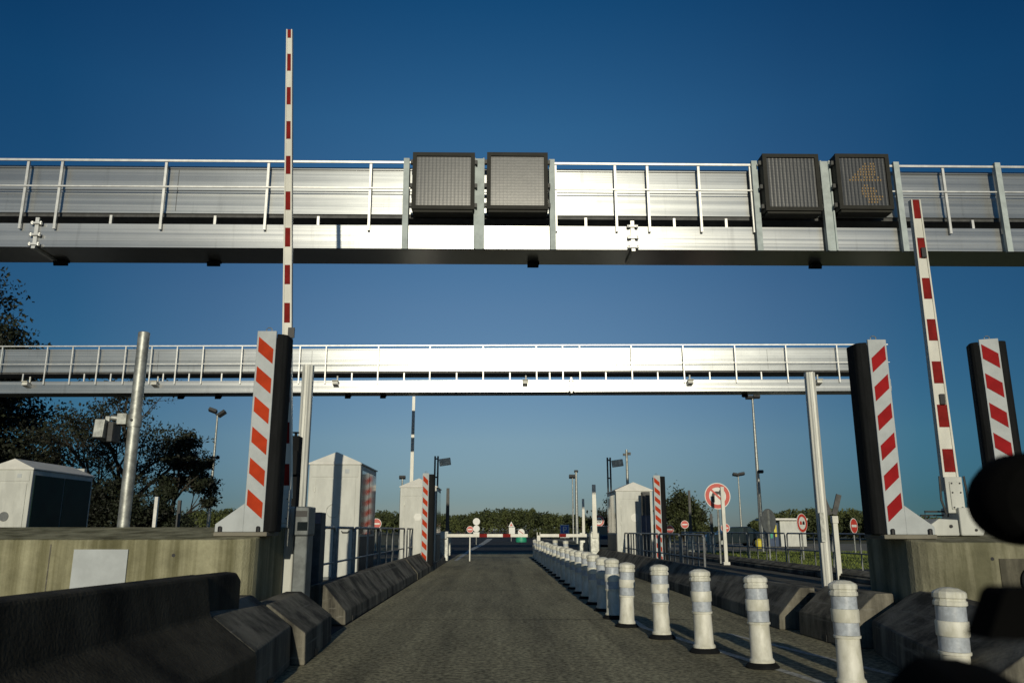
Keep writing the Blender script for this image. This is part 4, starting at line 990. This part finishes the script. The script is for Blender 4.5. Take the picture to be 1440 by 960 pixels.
tree('small bushy tree at the right end of the dark clump', 242, 43, 6.3, .16, leaves=9000, leafsize=.10, levels=5, seed=9, clump=.16, group=gt, leafmat='leaf_dark', nlimb=5, upright=.85, shrink=.52, bare=.2)
tree('low leafy tree behind the booth with the green side', -10, 50, 6.0, .25, leaves=9000, leafsize=.13, levels=5, seed=31, clump=.25, group=gt, nlimb=8)
for i, (px, h, sd, lbl) in enumerate([(120,3.6,41,'dense dark bush right behind the green sided booth'),(165,3.9,42,'dense dark bush left of the steel pole foot'),(212,2.7,43,'dense dark bush right of the steel pole foot'),(262,2.1,44,'dense dark bush farthest right in the left clump')]):
    tree(lbl, px, 41+i*.6, h, .08, leaves=7000, leafsize=.09, levels=4, seed=sd, clump=.25, cat='bush', name='bush', group='dark bushes at the foot of the left trees', nlimb=8, trunk=.1)
tree('round dense green tree behind the dark raised arm on the right', 958, 78, 5.0, .25, leaves=13000, leafsize=.14, leafmat='leaf_olive', levels=4, seed=15, clump=.36, nlimb=10, trunk=.12)
tree('small dark tree peeping out left of the right booth', 858, 60, 3.6, .12, leaves=2500, leafsize=.13, leafmat='leaf_dark', levels=4, seed=16, clump=.2, nlimb=7)

# woods on the horizon: one mass each
def wood(name, prof, Y, depth, leaf, m, dens, seed, trunks=0, label=None):
    random.seed(seed)
    b = MB(); x0, x1 = prof[0][0], prof[-1][0]
    def top(px):
        for (a, ya), (c, yc) in zip(prof, prof[1:]):
            if a <= px <= c: return ya+(yc-ya)*(px-a)/(c-a)
    # a loose row of crowns, each a cloud of leaf clumps
    px = x0
    while px < x1:
        for row in range(3):
            yy = Y+random.uniform(0, depth); pp = px+random.uniform(-4,4); pp = min(max(pp, x0), x1)
            H = at(pp, top(pp), yy).z*random.uniform(.80,1.03); X = at(pp, 740, yy).x
            if H < .5: continue
            cw = H*random.uniform(.22,.42)
            for k in range(dens):
                u = rvec()*random.random()**.4
                zlo = H*(.42 if trunks and row == 0 else .08)
                cz = (H+zlo)/2; c = Vector((X+u.x*cw, yy+u.y*cw, cz+u.z*(H-zlo)/2))
                leafq(b, c, leaf*random.uniform(.6,1.4))
            if trunks and row == 0:
                b.tube([(X,yy-cw*.6,0),(X+random.uniform(-.3,.3),yy-cw*.6,H*.7)], [.16,.1], 5, m=1)
        px += 5.0
    o = b.build(name, [m, 'trunk_pale']); tag(o, label, 'trees', None, 'stuff'); return o
wood('pine_wood', [(640,724),(676,716),(700,713),(745,713),(765,719),(800,722),(830,726),(860,731)], 260, 30, .42, 'leaf_far', 190, 1, 1, 'belt of tall pines with bare trunks closing the end of the road')
wood('scrub_wood', [(262,716),(300,714),(345,712),(400,716),(470,718),(530,715),(560,718),(600,722),(640,722)], 200, 30, .36, 'leaf_far', 190, 2, 0, 'green woodland behind the left booths')
wood('hedge_wood', [(1048,742),(1062,730),(1085,720),(1110,714),(1150,712),(1200,715),(1260,720),(1340,728),(1440,735),(1560,735)], 95, 16, .2, 'leaf_far', 330, 3, 0, 'thick hedge of dark bushes behind the kiosk on the right')
wood('low_wood', [(860,736),(900,735),(985,739),(1048,741)], 230, 20, .36, 'leaf_far', 120, 4, 0, 'low line of far bushes behind the right booth')
wood('scrub_bank', [(745,744),(762,742),(800,743),(850,744)], 110, 14, .16, 'leaf_olive', 130, 6, 0, 'low scrub along the bank behind the parking sign')
# grass blades on the verge
random.seed(5); gb = MB()
for i in range(16000):
    x = random.uniform(9.8, 26); y = random.uniform(26.2, 47); h = random.uniform(.05,.16); a = random.uniform(0,3.14); dx = math.cos(a)*.02; dy = math.sin(a)*.02
    h *= .7; gb.add([(x-dx,y-dy,0),(x+dx,y+dy,0),(x+random.uniform(-.05,.05),y+random.uniform(-.05,.05),h)], [(0,1,2)])
o = gb.build('grass', 'grass'); tag(o, 'short green grass on the verge beyond the far railing', 'grass', None, 'stuff')

# ------------------------------------------------------------------ inside the car: black dashboard hump and gadget mount
def atd(px, py, d): return at(px, py, d)
t = thing('car_dashboard', 'black blurred car dashboard hump at the lower right corner', 'dashboard', (.45, .55, .70))
b = MB(); rings = []
for d, k in ((.50,0),(.62,0),(.72,0)):
    pts = [(1255,985),(1263,962),(1270,936),(1290,922),(1345,925),(1388,936),(1404,958),(1410,985)]
    top = [at(px, py, .62) for px, py in pts]
    rings.append([(p.x, d, p.z+(.0 if d == .62 else -.02 if d < .6 else -.06)) for p in top] + [(top[-1].x, d, .72), (top[0].x-.04, d, .72)])
b.loft(rings); b.build('hood', 'black', t, smooth=True, world=True)
b = MB(); b.box(-.9, .9, .50, .95, .62, .719); b.build('top_pad', 'black', t, bevel=.02, world=True)
t = thing('gadget_mount', 'black gadget mount on the dashboard with a round head and flat clamp', 'phone mount', tuple(at(1500, 955, .66)))
hc = at(1456, 707, .80)
b = MB(); n = 32
rings = []
for yy, f in ((-.03,.80),(-.022,.95),(-.01,1),(.015,1),(.03,.9)):
    rings.append([(hc.x+.0578*f*math.cos(a)*(1.0), .80+yy, hc.z+.0455*f*math.sin(a)*(1+.12*math.cos(a-2.3))) for a in [2*math.pi*k/n for k in range(n)]])
b.loft(rings); b.build('head', 'black', t, smooth=True, world=True)
b = MB(); P = [at(px, py, .52) for px, py in ((1377,896),(1387,866),(1398,832),(1406,824),(1500,824),(1500,898))]
b.loft([[(p.x, .51, p.z) for p in P], [(p.x, .535, p.z) for p in P]]); b.build('clamp', 'black', t, world=True)
b = MB(); b.tube([tuple(at(1500,960,.66)), tuple(at(1490,860,.60)), tuple(at(1480,760,.74)), tuple(at(1468,710,.80))], .012, 10); b.build('arm', 'black', t, smooth=True, world=True)
